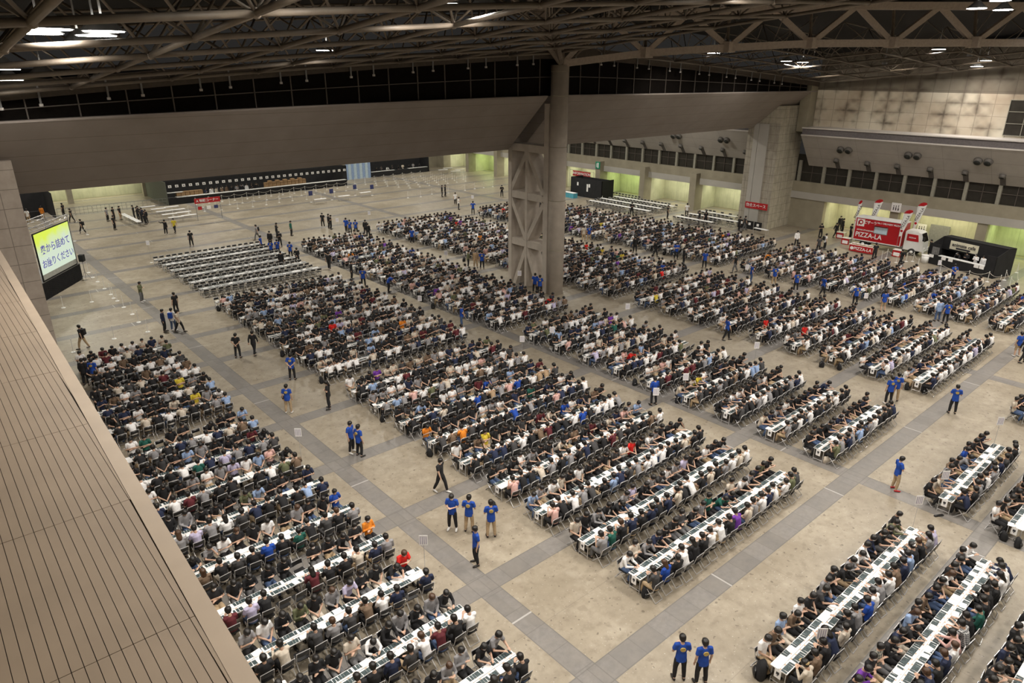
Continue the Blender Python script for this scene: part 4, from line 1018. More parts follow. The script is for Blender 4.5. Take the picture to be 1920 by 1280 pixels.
# placards on thin poles
def placard(pxy, z, label, face=-131, lines=4):
    x, y = fl(*pxy, z)
    t = thing('placard_stand', label, 'sign', (x, y, 0), math.radians(face), 'placards on thin poles')
    obj('pole', G().tube((0, 0, 0), (0, 0, z+0.1), 0.011, 6), M['steeltube'], t)
    obj('base', G().loft([(0, 0, 0), (0, 0, 0.02)], [0.15, 0.13], 16), M['whitepaint'], t)
    b = obj('board', G().box(0.012, 0.022, -0.16, 0.16, z-0.22, z+0.22), M['paper'], t)
    g = G()
    for k in range(lines): g.box(0.023, 0.025, -0.125+0.07*k, -0.095+0.07*k, z-0.17, z+0.17)
    obj('writing', g, mat_lav, b)
mat_lav = mat('faded_violet_print', (0.42, 0.38, 0.50), 0.8)
for q, z, lb in (((794, 1012), 2.0, 'thin pole placard beside the gallery rows, near the crossing grey strips'), ((1541, 1187), 1.5, 'placard among the people at the near end of the first front row'),
                 ((1724, 937), 1.5, 'placard leaning low just before the first right front row'), ((1773, 890), 1.5, 'placard standing over the first right front row'),
                 ((1876, 789), 2.2, 'tall placard over the far end of the first right front row'), ((1419, 647), 1.9, 'placard on the grey strip before the truck block rows'),
                 ((1286, 706), 1.7, 'placard among the column block rows near the staff member'), ((1670, 534), 1.7, 'placard among the stall block rows beside the aisle'),
                 ((1624, 554), 1.3, 'placard at the row end of the stall block'), ((1762, 492), 1.6, 'placard before the black food booth'), ((1401, 500), 1.6, 'placard beside the blue shirted staff pair in the truck aisle'),
                 ((836, 474), 1.9, 'placard in the aisle left of the concrete column'), ((1035, 618), 1.4, 'placard by the near table ends below the column'), ((979, 635), 1.0, 'low placard at the aisle corner below the column'),
                 ((1177, 574), 1.9, 'lone placard in the aisle to the column, beside truck block'), ((974, 512), 1.9, 'placard against the concrete brace frame of the column'), ((692, 399), 1.9, 'placard at the far corner of the column block crowd'),
                 ((632, 412), 1.9, 'narrow placard behind the standing staff at the far rows'), ((787, 559), 1.2, 'placard at the table ends of the upper column block'), ((277, 455), 2.0, 'tall placard alone on the open floor by the empty chairs'),
                 ((559, 810), 1.9, 'thin placard pole beside the gallery row ends'), ((886, 369), 1.9, 'placard standing above the blue shirted figure at the far rows'), ((1096, 325), 0.9, 'small paper placard before the information booth')):
    placard(q, z, lb)
# bags on the floor
def bag_proto():
    t = thing('backpack', 'x', 'bag')
    obj('body', G().loft([(0, 0, 0.0), (0, 0, 0.10), (-0.02, 0, 0.32), (-0.05, 0, 0.44)], [(0.15, 0.10), (0.17, 0.13), (0.15, 0.11), (0.07, 0.05)], 12, (0, 1, 0)), M['black'], t, True)
    obj('pocket', G().loft([(0.11, 0, 0.04), (0.13, 0, 0.14), (0.10, 0, 0.23)], [(0.11, 0.03), (0.12, 0.04), (0.09, 0.02)], 10, (0, 1, 0)), M['seatblack'], t, True)
    obj('strap', G().loft([(-0.10, 0.07, 0.05), (-0.20, 0.09, 0.22), (-0.10, 0.06, 0.40)], [(0.03, 0.008)]*3, 6, (0, 1, 0)), M['seatblack'], t, True)
    return t
bp = bag_proto(); f_ = True
for q, lb in (((1210, 1118), 'by the near end of the first centre row'), ((1422, 905), 'under the near end of the second column row'), ((1733, 737), 'at the corner of the first truck block row'),
              ((1700, 730), 'on the far side of the first truck row end'), ((1573, 693), 'at the end of the third truck block row'), ((1270, 755), 'at the end of the fourth column row'), ((718, 790), 'by the seventh centre row end'),
              ((806, 855), 'by the fourth centre row end'), ((1540, 688), 'beside the second truck row end'), ((1190, 722), 'before the fifth column row end'), ((603, 718), 'at the first upper centre row end'), ((530, 668), 'at the upper centre rows near the two suits'),
              ((540, 665), 'beside the upper centre rows, second of two'), ((410, 583), 'by the far centre row end near empty chairs'), ((1907, 1025), 'large, at the second right front row end'), ((1880, 1012), 'at the second right front row end'),
              ((790, 565), 'under the upper column table end'), ((812, 578), 'under the next upper column table end'), ((870, 490), 'before the red bag by the column'), ((1245, 478), 'at the food stall block row end'), ((925, 955), 'beside the fourth centre row'), ((230, 800), 'on the floor behind the eighth gallery row')):
    x, y = fl(*q); o = bp if f_ else dup(bp, (0, 0, 0), 0); f_ = False
    o.location = (x, y, 0); o.rotation_euler = (0, 0, rnd.uniform(0, 6.28)); tag(o, 'black backpack on the floor ' + lb, 'bag', 'backpacks left on the floor')
x, y = fl(1424, 1268); b = dup(bp, (x, y, 0), 2.2, 'large grey hiking rucksack lying open beside the first front row', 'hiking bag', 1.5); b['category'] = 'bag'
t = thing('tote_bag', 'cream cloth tote bag with faint print standing at the first column row end', 'bag', (*fl(1549, 868), 0), 0.8)
obj('body', G().loft([(0, 0, 0), (0, 0, 0.18), (0, 0, 0.38)], [(0.17, 0.07), (0.18, 0.06), (0.17, 0.03)], 12, (0, 1, 0)), CL['C'], t, True)
obj('print', G().box(0.068, 0.072, -0.05, 0.05, 0.15, 0.24), M['wood'], t)
t = thing('red_bag', 'red bag on the floor beside the column foot', 'bag', (*fl(954, 502), 0), 0.4)
obj('body', G().loft([(0, 0, 0), (0, 0, 0.2), (0, 0, 0.38)], [(0.22, 0.14), (0.22, 0.13), (0.12, 0.05)], 12, (0, 1, 0)), M['red'], t, True)
t = thing('small_case', 'small dark flat case lying on the grey strip before the right front rows', 'case', (*fl(1760, 967), 0), -0.5)
obj('body', G().box(-0.22, 0.22, -0.05, 0.05, 0, 0.05), M['seatblack'], t); obj('handle', G().box(-0.05, 0.05, 0.05, 0.08, 0.015, 0.035), M['grey'], t)

# ---------------------------------------------------------------- people standing and walking
BK, FC, LF, RT = 49, -131, 139, -41
ST = [
 ((1272, 1273), 'phone', 'U', 'blackp', BK, 's', 'staff member in blue with gold back print, first of the nearest pair, arms bent forward'),
 ((1313, 1281), 'stand', 'U', 'blackp', BK+8, 's', 'staff member in blue with gold back print, second of the nearest pair, arms down'),
 ((893, 1057), 'stand', 'U', 'blackp', LF+20, 'S', 'staff member in blue shirt turned sideways, nearest of the group of four'),
 ((849, 992), 'phone', 'U', 'blackp', FC-10, 'm', 'staff member in blue shirt facing us, first of the group of four'),
 ((880, 996), 'phone', 'U', 'khaki', BK-12, 's', 'staff member in blue shirt and khaki trousers, middle back turned figure of four'),
 ((921, 1006), 'phone', 'U', 'khaki', BK+8, 's', 'staff member in blue shirt and khaki trousers holding a phone, outer figure of four'),
 ((660, 848), 'stand', 'U', 'blackp', RT-20, '', 'staff member in blue shirt, further of the pair on the grey crossing'),
 ((675, 855), 'stand', 'U', 'blackp', BK-35, 's', 'staff member in blue shirt with back print, nearer of the pair on the grey crossing'),
 ((542, 774), 'stand', 'U', 'khaki', BK, 's', 'staff member in blue shirt, khaki trousers and black waist bag on the open aisle'),
 ((549, 712), 'behind', 'U', 'blackp', BK, 's', 'staff member in blue shirt with hands clasped behind, by the centre row ends'),
 ((618, 766), 'fold', 'K', 'blackp', LF+10, 'l', 'long haired person in black with white shoes and folded hands in the aisle'),
 ((827, 922), 'walk', 'K', 'blackp', LF+150, 'm', 'person in black long sleeves walking on the grey strip, white mask'),
 ((447, 671), 'behind', 'K', 'blackp', BK, '', 'person in black suit standing back turned, first of the pair'),
 ((478, 666), 'walk', 'K', 'blackp', BK-10, 'L', 'person in black jacket walking away, second of the pair'),
 ((267, 566), 'phone', 'O', 'greyp', RT, '', 'person in olive clothes reading a phone alone on the grey strip'),
 ((332, 588), 'stand', 'K', 'blackp', BK+60, '', 'person in black T-shirt with white print near the gallery row ends'),
 ((327, 620), 'stand', 'W', 'denim', BK, 'u', 'person in white shirt carrying a blue backpack near the gallery row ends'),
 ((338, 623), 'walk', 'C', 'blackp', RT, 'l', 'person in cream top walking beside the blue backpack'),
 ((310, 622), 'stand', 'N', 'blackp', RT+10, 'L', 'person in navy suit at the far end of the gallery rows'),
 ((158, 654), 'walk', 'K', 'khaki', LF, 'b', 'person in black with black backpack and khaki trousers walking past the gallery rows'),
 ((181, 722), 'stand', 'U', 'khaki', BK, 's', 'staff member in blue shirt and khaki trousers among the gallery rows'),
 ((163, 722), 'stand', 'K', 'blackp', BK, 'L', 'person in black beside the blue shirted staff in gallery rows'),
 ((189, 779), 'behind', 'K', 'blackp', BK, 'L', 'person in black suit close to the ribbed roof edge'),
 ((1676, 918), 'fold', 'U', 'khaki', RT, '', 'staff member in blue shirt, khaki trousers and red shoes on the grey strip'),
 ((1784, 775), 'phone', 'U', 'blackp', BK-20, 's', 'staff member in blue shirt with back print alone on the long grey strip'),
 ((1664, 757), 'stand', 'U', 'blackp', BK, 's', 'staff member in blue shirt, nearer of the pair at the column block corner'),
 ((1676, 751), 'stand', 'U', 'khaki', BK-30, 's', 'staff member in blue shirt and khaki trousers, further of the corner pair'),
 ((1225, 759), 'phone', 'U', 'blackp', BK+20, 'L', 'staff member in blue shirt carrying a white placard by the column rows'),
 ((1361, 638), 'walk', 'U', 'blackp', RT, '', 'staff member in blue shirt with outstretched leg at the truck block corner'),
 ((1491, 546), 'stand', 'U', 'blackp', BK, 's', 'staff member in blue shirt facing the stall block rows, second aisle'),
 ((1450, 534), 'stand', 'U', 'khaki', BK, 's', 'staff member in blue shirt and khaki trousers in the second aisle'),
 ((1407, 530), 'point', 'U', 'denim', RT, '', 'staff member all in blue reaching to a placard in the second aisle'),
 ((1602, 572), 'stand', 'U', 'blackp', BK, 's', 'staff member in blue shirt with back print at the stall row ends'),
 ((1541, 554), 'walk', 'U', 'blackp', RT, '', 'staff member in blue shirt leaning on the stall block table end'),
 ((1654, 584), 'stand', 'U', 'khaki', BK, 'sh', 'staff member in blue shirt and pale shorts near the stall row end'),
 ((1756, 602), 'stand', 'B', 'denim', BK, 'L', 'person in denim jacket beside the blue shirted staff member'),
 ((1771, 606), 'stand', 'U', 'blackp', BK, 's', 'staff member in blue shirt with back print beside the denim jacket'),
 ((1784, 530), 'behind', 'U', 'blackp', BK, 's', 'staff member in blue shirt at the far end of the stall rows'),
 ((1905, 668), 'stand', 'U', 'khaki', BK, 'sh', 'staff member in blue shirt and khaki shorts by the right edge'),
 ((1915, 680), 'walk', 'K', 'blackp', RT, 'L', 'person in black beside the shorts wearing staff at the right edge'),
 ((1377, 511), 'walk', 'K', 'greyp', LF, '', 'person with white top tucked under a dark waistcoat crossing the second aisle'),
 ((1320, 503), 'stand', 'U', 'blackp', BK, '', 'staff member in blue shirt in the second aisle beyond the column'),
 ((1281, 496), 'stand', 'K', 'blackp', RT, 'L', 'person in black with armband in the second aisle'),
 ((1267, 486), 'fold', 'U', 'blackp', FC, '', 'staff member in blue shirt with folded arms in the second aisle'),
 ((1228, 482), 'walk', 'K', 'blackp', RT, 'L', 'person in black suit striding along the second aisle'),
 ((1190, 474), 'stand', 'K', 'blackp', BK, 'L', 'person in black suit standing in the second aisle'),
 ((1094, 452), 'stand', 'C', 'khaki', BK, '', 'person in beige top beside a blue shirt right of the column'),
 ((1104, 452), 'stand', 'U', 'khaki', BK, 's', 'staff member in blue shirt beside the beige top right of the column'),
 ((1184, 404), 'fold', 'K', 'blackp', FC, 'L', 'person in black suit among the far seats below the long tables'),
 ((1251, 410), 'stand', 'K', 'blackp', RT, '', 'person in black standing before the empty long tables'),
 ((1287, 406), 'stand', 'W', 'blackp', BK, '', 'person in white shirt between the two sets of long tables'),
 ((1310, 421), 'stand', 'K', 'blackp', LF, 'L', 'person in black beside the second set of long tables'),
 ((1322, 422), 'stand', 'K', 'blackp', BK, '', 'person in dark clothes, second by the far long tables'),
 ((1385, 433), 'stand', 'K', 'blackp', RT, 'L', 'person in black before the red canteen banner'),
 ((1395, 432), 'walk', 'G', 'greyp', RT, '', 'person in grey walking before the red canteen banner'),
 ((878, 502), 'phone', 'O', 'blackp', RT, 'L', 'person in olive jacket left of the concrete column'),
 ((892, 502), 'stand', 'A', 'khaki', FC, 'L', 'person in tan clothes between olive jacket and blue shirt'),
 ((904, 504), 'stand', 'U', 'blackp', BK, 's', 'staff member in blue shirt talking left of the concrete column'),
 ((887, 402), 'akimbo', 'U', 'blackp', BK, '', 'staff member in blue shirt, hands on hips, at the far crowd edge'),
 ((860, 393), 'phone', 'W', 'blackp', RT, '', 'person in white shirt, nearer of two on the open far floor'),
 ((854, 384), 'walk', 'W', 'blackp', BK, '', 'person in white shirt, further of two on the open far floor'),
 ((941, 369), 'fold', 'K', 'blackp', FC, 'L', 'person in black suit and white collar facing us far behind'),
 ((829, 369), 'stand', 'K', 'blackp', RT, 'L', 'person in black at the rope line, first of two'),
 ((835, 368), 'point', 'K', 'blackp', RT, 'L', 'person in black pointing at the rope line'),
 ((1003, 549), 'stand', 'U', 'blackp', BK, '', 'staff member in blue shirt at the foot of the brace frame'),
 ((1012, 553), 'stand', 'U', 'blackp', BK, 's', 'staff member in blue shirt with back print by the column foot'),
 ((606, 426), 'stand', 'K', 'blackp', FC, '', 'person in black T-shirt behind the far centre rows, tallest looking'),
 ((617, 428), 'stand', 'K', 'blackp', RT, 'L', 'person in black turned sideways behind the far centre rows'),
 ((621, 430), 'phone', 'K', 'blackp', RT, '', 'person in black, third of the trio behind the far rows'),
 ((650, 436), 'walk', 'U', 'blackp', BK, '', 'staff member in blue shirt behind the far column rows, first'),
 ((657, 440), 'stand', 'U', 'blackp', BK, 's', 'staff member in blue shirt behind the far column rows, second'),
 ((668, 440), 'stand', 'U', 'blackp', BK, 's', 'staff member in blue shirt behind the far column rows, third'),
 ((686, 440), 'stand', 'K', 'blackp', BK, 'Lc', 'person in black with a white cap at the far aisle'),
 ((691, 447), 'stand', 'K', 'blackp', BK, 'L', 'person in black just before the white cap at the far aisle'),
 ((773, 457), 'stand', 'U', 'blackp', BK, '', 'staff member in blue shirt in the aisle before the yellow top'),
 ((618, 506), 'walk', 'K', 'blackp', BK, 'b', 'person in black stepping out of the upper centre aisle'),
 ((660, 524), 'stand', 'K', 'blackp', RT, 'L', 'person in black blocking the aisle of the upper column rows'),
 ((682, 538), 'stand', 'U', 'blackp', BK, 's', 'staff member in blue shirt in the upper column aisle'),
 ((729, 548), 'bend', 'U', 'blackp', RT, '', 'staff member in blue shirt bending over an upper column row end'),
 ((866, 613), 'behind', 'U', 'denim', LF, '', 'staff member in blue shirt by the centre row ends below the column'),
 ((546, 485), 'stand', 'U', 'blackp', BK, 's', 'staff member in blue shirt, nearest the empty chair rows'),
 ((559, 497), 'behind', 'K', 'blackp', BK, 'L', 'person in black suit by the last empty chair row'),
 ((529, 504), 'stand', 'K', 'blackp', BK, 'L', 'person in black suit among the empty chair rows'),
 ((547, 442), 'stand', 'E', 'blackp', RT, 'L', 'person in dark green top behind the far centre row'),
 ((510, 482), 'stand', 'U', 'blackp', BK, 's', 'staff member in blue shirt, first of the pair by the empty chairs'),
 ((522, 480), 'stand', 'U', 'blackp', BK, 's', 'staff member in blue shirt, second of the pair by the empty chairs'),
 ((491, 472), 'stand', 'U', 'blackp', RT, '', 'staff member in blue shirt at the corner of the empty chairs'),
 ((508, 463), 'stand', 'K', 'blackp', FC, 'L', 'person in black behind the blue shirted pair'),
 ((526, 463), 'fold', 'K', 'blackp', FC, 'L', 'person in black suit with white collar behind the blue pair'),
 ((520, 446), 'phone', 'K', 'blackp', RT, 'L', 'person in black standing alone behind the suits'),
 ((483, 450), 'walk', 'S', 'greyp', LF+15, 'b', 'person in pale grey with black backpack walking past empty chairs'),
 ((360, 462), 'stand', 'K', 'blackp', BK+30, '', 'person in black polo shirt alone on the open floor'),
 ((312, 440), 'point', 'K', 'blackp', BK, 'L', 'person in black pointing, beside the yellow top'),
 ((329, 437), 'walk', 'Y', 'blackp', FC, '', 'person in yellow top walking on the open floor'),
 ((216, 431), 'stand', 'K', 'blackp', RT, '', 'person in black with white band on the open far floor'),
 ((203, 415), 'stand', 'S', 'blackp', RT, '', 'person in grey striped top near the long white table'),
 ((215, 414), 'stand', 'K', 'blackp', RT, '', 'person in black near the long white table, middle of three'),
 ((227, 412), 'stand', 'K', 'khaki', RT, 'sh', 'person in black and tan shorts near the long white table'),
 ((136, 417), 'walk', 'K', 'blackp', LF, '', 'person in black at the rope by the big screen, further'),
 ((156, 439), 'walk', 'K', 'blackp', LF, 'b', 'person in black with bag at the rope by the big screen, nearer'),
 ((121, 406), 'stand', 'K', 'blackp', LF, '', 'person in black at the corner of the black booth'),
 ((55, 418), 'stand', 'W', 'khaki', BK, '', 'person in white shirt queuing beside the stone pillar'),
 ((82, 412), 'stand', 'D', 'khaki', BK, 'L', 'person in orange jacket at the counter of the black booth'),
 ((1537, 447), 'phone', 'K', 'blackp', FC, '', 'person in black and white near the stone pier'),
 ((1533, 474), 'stand', 'G', 'blackp', BK, '', 'person in grey top behind the stall block rows'),
 ((1545, 468), 'stand', 'W', 'blackp', RT, 'b', 'person in white with backpack behind the stall block rows'),
 ((1492, 462), 'stand', 'W', 'blackp', FC, 'L', 'person in white jacket over black alone before the pier'),
 ((1565, 446), 'walk', 'K', 'blackp', RT, 'L', 'person in black suit by the food truck queue, first'),
 ((1573, 432), 'stand', 'K', 'blackp', FC, 'L', 'person in black suit by the food truck queue, second'),
 ((1578, 437), 'stand', 'K', 'blackp', RT, 'L', 'person in black suit by the food truck queue, third'),
 ((1593, 448), 'stand', 'K', 'blackp', RT, '', 'person in black behind a red stall table by the truck'),
 ((1638, 487), 'stand', 'K', 'blackp', BK, '', 'person in black apron before the food truck'),
 ((1687, 500), 'walk', 'K', 'blackp', LF, 'b', 'person in black walking before the truck cab'),
 ((1741, 480), 'behind', 'K', 'blackp', LF, 'L', 'person in black at the corner of the black food booth'),
]
for q, pose, sh, tr, ang, fgs, lb in ST:
    x, y = fl(*q)
    long_s = 'L' in fgs or (sh in 'NO')
    b = person(pose, sh, tr, lb, (x, y, 0), math.radians(ang), 1.03, long_s, 'hair_long' if 'l' in fgs else 'hair', 'm' in fgs or ang == FC, 's' in fgs.replace('sh', ''), 'sh' in fgs, ('U' if 'u' in fgs else True) if ('b' in fgs or 'u' in fgs) else False,
               'shoew' if rnd.random() < 0.25 else 'shoe', 'people standing and walking', 'W' if 'c' in fgs else None)
    if 'waist bag' in lb: obj('waist_bag', G().loft([(0.05, 0.20, 0.86), (0.05, 0.24, 1.0)], [(0.10, 0.06), (0.09, 0.05)], 10), M['black'], b, True)
    if 'red shoes' in lb:
        for c_ in b.children:
            if c_.name.startswith('shoe'): c_.material_slots[0].link = 'OBJECT'; c_.material_slots[0].material = M['red']
x, y = fl(1225, 759); t = thing('held_placard', 'white placard held by the blue shirted staff member by the column rows', 'sign', (x-0.25, y-0.30, 0), math.radians(-131))
obj('board', G().box(0, 0.012, -0.17, 0.17, 0.80, 1.28), M['paper'], t); obj('writing', G().box(0.012, 0.014, -0.12, -0.09, 0.86, 1.22).box(0.012, 0.014, -0.05, -0.02, 0.86, 1.22).box(0.012, 0.014, 0.02, 0.05, 0.86, 1.22).box(0.012, 0.014, 0.09, 0.12, 0.86, 1.22), mat_lav, t)

# ---------------------------------------------------------------- screen and stage
P = Vector((7.25, 67.4, 0)); Q = Vector((10.9, 72.5, 0)); dv = (Q-P).normalized(); ang = math.atan2(dv.y, dv.x); L = (Q-P).length
st = thing('stage', 'low stage wrapped in black pleated skirt under the big screen', 'stage', P, ang)
obj('skirt', G().box(-3.0, L, 0.0, 0.04, 0, 1.42), M['black'], st)
g = G()
for i in range(60): g.tube((-3+i*(L+3)/60, -0.01, 0), (-3+i*(L+3)/60, -0.01, 1.42), 0.03, 5)
obj('skirt_pleat', g, M['black'], st); obj('deck', G().box(-3.0, L, 0.0, 2.4, 1.42, 1.5), M['grey'], st); obj('side_skirt', G().box(L-0.04, L, 0, 2.4, 0, 1.42), M['black'], st)
sc = thing('projection_screen', 'big lit projection screen with yellow top and Japanese writing above the black stage', 'screen', P + Vector((0, 0, 0)), ang)
def screen_mat():
    g = NG('lit_screen_picture', 0.6); ax = g.math('MULTIPLY', g.x, 1.0)
    g.b.inputs['Base Color'].default_value = (0.02, 0.02, 0.02, 1)
    diag = g.math('ADD', g.math('MULTIPLY', g.z, 0.9), g.math('MULTIPLY', g.x, -0.35))
    wv = g.noise(0.7, 2, 0.5, lo=0.4, hi=0.6)
    m1 = g.nt.nodes.new('ShaderNodeMapRange'); m1.inputs[1].default_value = 3.7; m1.inputs[2].default_value = 5.0
    g.nt.links.new(g.math('ADD', g.math('SUBTRACT', g.z, g.math('MULTIPLY', g.x, 0.16)), g.math('MULTIPLY', wv, 0.5)), m1.inputs[0])
    c = g.mix(m1.outputs[0], (0.60, 0.70, 0.56), (0.66, 0.80, 0.08))
    g.nt.links.new(c, g.b.inputs['Emission Color']); g.b.inputs['Emission Strength'].default_value = 0.95
    return g.m
obj('picture', G().box(0.15, L-0.55, -0.06, -0.03, 2.05, 5.42), screen_mat(), sc); obj('lower_border', G().box(0.15, L-0.55, -0.06, -0.03, 1.62, 2.05), mat('grey_screen_cloth', (0.42, 0.43, 0.40), 0.8), sc)
obj('frame', G().box(0.05, L-0.45, -0.05, 0.0, 1.5, 1.60).box(0.05, L-0.45, -0.05, 0.0, 5.44, 5.52).box(0.05, 0.13, -0.05, 0, 1.5, 5.52).box(L-0.53, L-0.45, -0.05, 0, 1.5, 5.52), M['black'], sc)
obj('backing', G().box(0.05, L-0.45, 0.0, 0.04, 1.5, 5.5), M['black'], sc)
textmesh('奥から詰めて', 0.80, M['text_blue'], sc, (L*0.475, -0.08, 3.95), (math.pi/2, 0, 0), ext=0.004, wx=1.0)
textmesh('お座りください', 0.76, M['text_blue'], sc, (L*0.475, -0.08, 2.80), (math.pi/2, 0, 0), ext=0.004, wx=0.98)
tr = thing('truss_frame', 'silver lighting truss standing behind the big screen', 'truss', P, ang)
g = G()
for z in (5.6, 5.9): g.tube((-3, 0.3, z), (L+0.3, 0.3, z), 0.03, 6)
for i in range(22): g.tube((-3+i*0.43, 0.3, 5.6 if i % 2 else 5.9), (-2.57+i*0.43, 0.3, 5.9 if i % 2 else 5.6), 0.018, 5)
for z in (5.6, 5.9): g.tube((-3, 2.3, z), (L+0.3, 2.3, z), 0.03, 6)
for i in range(12): g.tube((-3+i*0.8, 0.3, 5.9), (-3+i*0.8+0.4, 2.3, 5.9), 0.018, 5)
obj('beam', g, M['steeltube'], tr); obj('post', G().tube((L+0.25, 0.3, 0), (L+0.25, 0.3, 5.9), 0.05, 8), M['steeltube'], tr); obj('post', G().tube((L+0.25, 2.3, 0), (L+0.25, 2.3, 5.9), 0.05, 8), M['steeltube'], tr)
sp = thing('loudspeaker', 'black loudspeaker on a tripod at the corner of the stage', 'speaker', (11.05, 71.9, 0), ang-1.57)
obj('cabinet', G().prism([(-0.2, -0.18), (0.2, -0.22), (0.2, 0.22), (-0.2, 0.18)], 'z', 1.75, 2.35), M['black'], sp); obj('pole', G().tube((0, 0, 0.5), (0, 0, 1.75), 0.025, 6), M['grey'], sp)
for k in range(3): obj('leg', G().tube((0, 0, 0.8), (0.5*math.cos(k*2.1), 0.5*math.sin(k*2.1), 0.01), 0.015, 5), M['grey'], sp)

# ---------------------------------------------------------------- red food truck
tk = thing('food_truck', 'red and white food delivery truck with pizza lettering beside the window wall', 'truck', (78.0, 0, 0))
bx0, bx1, y0, y1, z0, z1 = 0.0, 1.75, 27.35, 32.35, 0.75, 3.12
obj('cargo_box', G().box(bx0, bx1, y0, y1, z0, z1), M['redtruck'], tk)
obj('box_roof', G().box(bx0-0.04, bx1+0.04, y0-0.04, y1+0.04, z1, z1+0.07), M['whitepaint'], tk)
obj('edge_trim', G().box(bx0-0.03, bx0, y0, y0+0.08, z0, z1).box(bx0-0.03, bx0, y1-0.08, y1, z0, z1).box(bx0-0.03, bx0, y0, y1, z0-0.05, z0+0.05), M['whitepaint'], tk)
hatch = obj('serving_hatch', G().box(bx0-0.02, bx0+0.01, 28.9, 30.2, 1.75, 2.42), M['curtain'], tk); obj('awning', G().prism([(bx0, 2.5), (bx0-0.35, 2.62), (bx0-0.35, 2.66), (bx0, 2.54)], 'y', 28.8, 30.3), M['red'], hatch)
obj('hatch_frame', G().box(bx0-0.03, bx0, 28.85, 28.9, 1.7, 2.45).box(bx0-0.03, bx0, 30.2, 30.25, 1.7, 2.45).box(bx0-0.03, bx0, 28.85, 30.25, 1.68, 1.74), M['grey'], hatch)
obj('cab', G().prism([(0.15+0.0, 25.6), (1.6, 25.6), (1.6, 27.1), (0.15, 27.1)], 'z', 0.55, 2.42).prism([(25.6, 0.55), (25.6, 2.42), (25.25, 1.55), (25.15, 0.55)], 'x', 0.15, 1.6), M['whitepaint'], tk)
obj('cab_roof', G().prism([(25.75, 2.42), (27.1, 2.42), (27.0, 2.55), (25.95, 2.55)], 'x', 0.2, 1.55), M['whitepaint'], tk)
obj('side_window', G().prism([(25.7, 1.5), (26.9, 1.5), (26.9, 2.2), (25.85, 2.2)], 'x', 0.12, 0.15), M['redtruck'], tk)
obj('windscreen', G().add([(0.25, 25.235, 1.56), (1.5, 25.235, 1.56), (1.5, 25.56, 2.36), (0.25, 25.56, 2.36)], [(0, 1, 2, 3)]), M['glass'], tk)
obj('bumper', G().box(0.12, 1.63, 25.02, 25.2, 0.4, 0.65), M['whitepaint'], tk); obj('headlight', G().box(0.2, 0.5, 25.08, 25.16, 0.75, 0.95), M['paper'], tk); obj('headlight', G().box(1.25, 1.55, 25.08, 25.16, 0.75, 0.95), M['paper'], tk)
obj('mirror', G().box(-0.12, -0.02, 25.1, 25.3, 1.7, 2.1).tube((0.15, 25.4, 2.0), (-0.07, 25.2, 2.0), 0.02, 5), M['seatblack'], tk)
obj('chassis', G().box(0.4, 1.7, 25.3, 32.2, 0.5, 0.75), M['grey'], tk)
for yy, xx in ((26.2, 0.2), (26.2, 1.55), (31.2, 0.2), (31.2, 1.55)):
    w_ = obj('wheel', G().tube((xx-0.11, yy, 0.37), (xx+0.11, yy, 0.37), 0.37, 20), M['rubber'], tk, True); obj('hub', G().tube((xx-0.13, yy, 0.37), (xx+0.13, yy, 0.37), 0.17, 12), M['whitepaint'], w_, True)
lg = obj('logo_panel', G().box(bx0-0.012, bx0, 31.35, 32.15, 2.25, 3.02), M['whitepaint'], tk)
obj('logo_ring', G().loft([(bx0-0.02, 31.75, 2.68), (bx0-0.014, 31.75, 2.68)], [0.26, 0.26], 20).box(bx0-0.02, bx0-0.014, 31.94, 32.02, 2.35, 2.75), M['redtruck'], lg)
obj('logo_centre', G().loft([(bx0-0.026, 31.72, 2.68), (bx0-0.021, 31.72, 2.68)], [0.13, 0.13], 16), M['whitepaint'], lg)
textmesh('PIZZA-LA', 0.72, M['text_white'], tk, (bx0-0.02, 30.72, 1.33), WEST, wx=0.93)
textmesh('JAPAN STANDARD', 0.20, M['text_white'], tk, (bx0-0.02, 31.1, 1.86), WEST, wx=1.1)
textmesh('No.1 DELIVERY PIZZA', 0.25, M['text_white'], tk, (bx0-0.02, 28.85, 2.84), WEST, wx=0.98)
textmesh('ピザーラ', 0.42, M['text_white'], tk, (bx0-0.02, 30.75, 2.72), WEST, wx=0.8)
textmesh('PIZZA-LA', 0.16, M['text_white'], tk, (0.10, 26.35, 1.85), WEST)
def flagthing(x, y, h, label, tilt):
    t = thing('feather_flag', label, 'flag', (x, y, 0), 0, 'red and white feather flags at the food truck')
    obj('pole', G().loft([(0, 0, 0), (0, 0, h*0.75), (0, -0.25*tilt, h), (0, -0.75*tilt, h+0.12)], [0.02, 0.015, 0.012, 0.008], 6), M['grey'], t)
    pts = [(0.02, h-2.7), (0.22, h-2.65), (0.55, h-1.5), (0.90, h-0.1), (0.85, h+0.12), (0.55, h+0.14), (0.22, h-0.02), (0.05, h-0.3)]
    pts = [(-a*tilt, b) for a, b in pts]
    obj('sail', G().prism(pts, 'x', -0.006, 0.006), M['whitepaint'], t)
    cap = [(0.05, h-0.3), (0.62, h-0.25), (0.92, h-0.05), (0.85, h+0.12), (0.55, h+0.14), (0.22, h-0.02)]
    obj('red_top', G().prism([(-a*tilt, b) for a, b in cap], 'x', -0.010, 0.010), M['redtruck'], t)
    textmesh('PIZZA-LA', 0.36, M['text_dark'], t, (-0.014, -0.36*tilt, h-1.15), (math.pi/2, -1.22, -math.pi/2), ext=0.003, wx=1.0)
    g = G().loft([(-0.016, -0.18*tilt, h-2.1), (-0.010, -0.18*tilt, h-2.1)], [0.13, 0.13], 14); obj('emblem', g, M['redtruck'], t)
    obj('weight', G().box(-0.2, 0.2, -0.2, 0.2, 0, 0.06), M['grey'], t)
flagthing(78.5, 32.6, 4.75, 'slim red and white feather flag at the truck tail', 0.45)
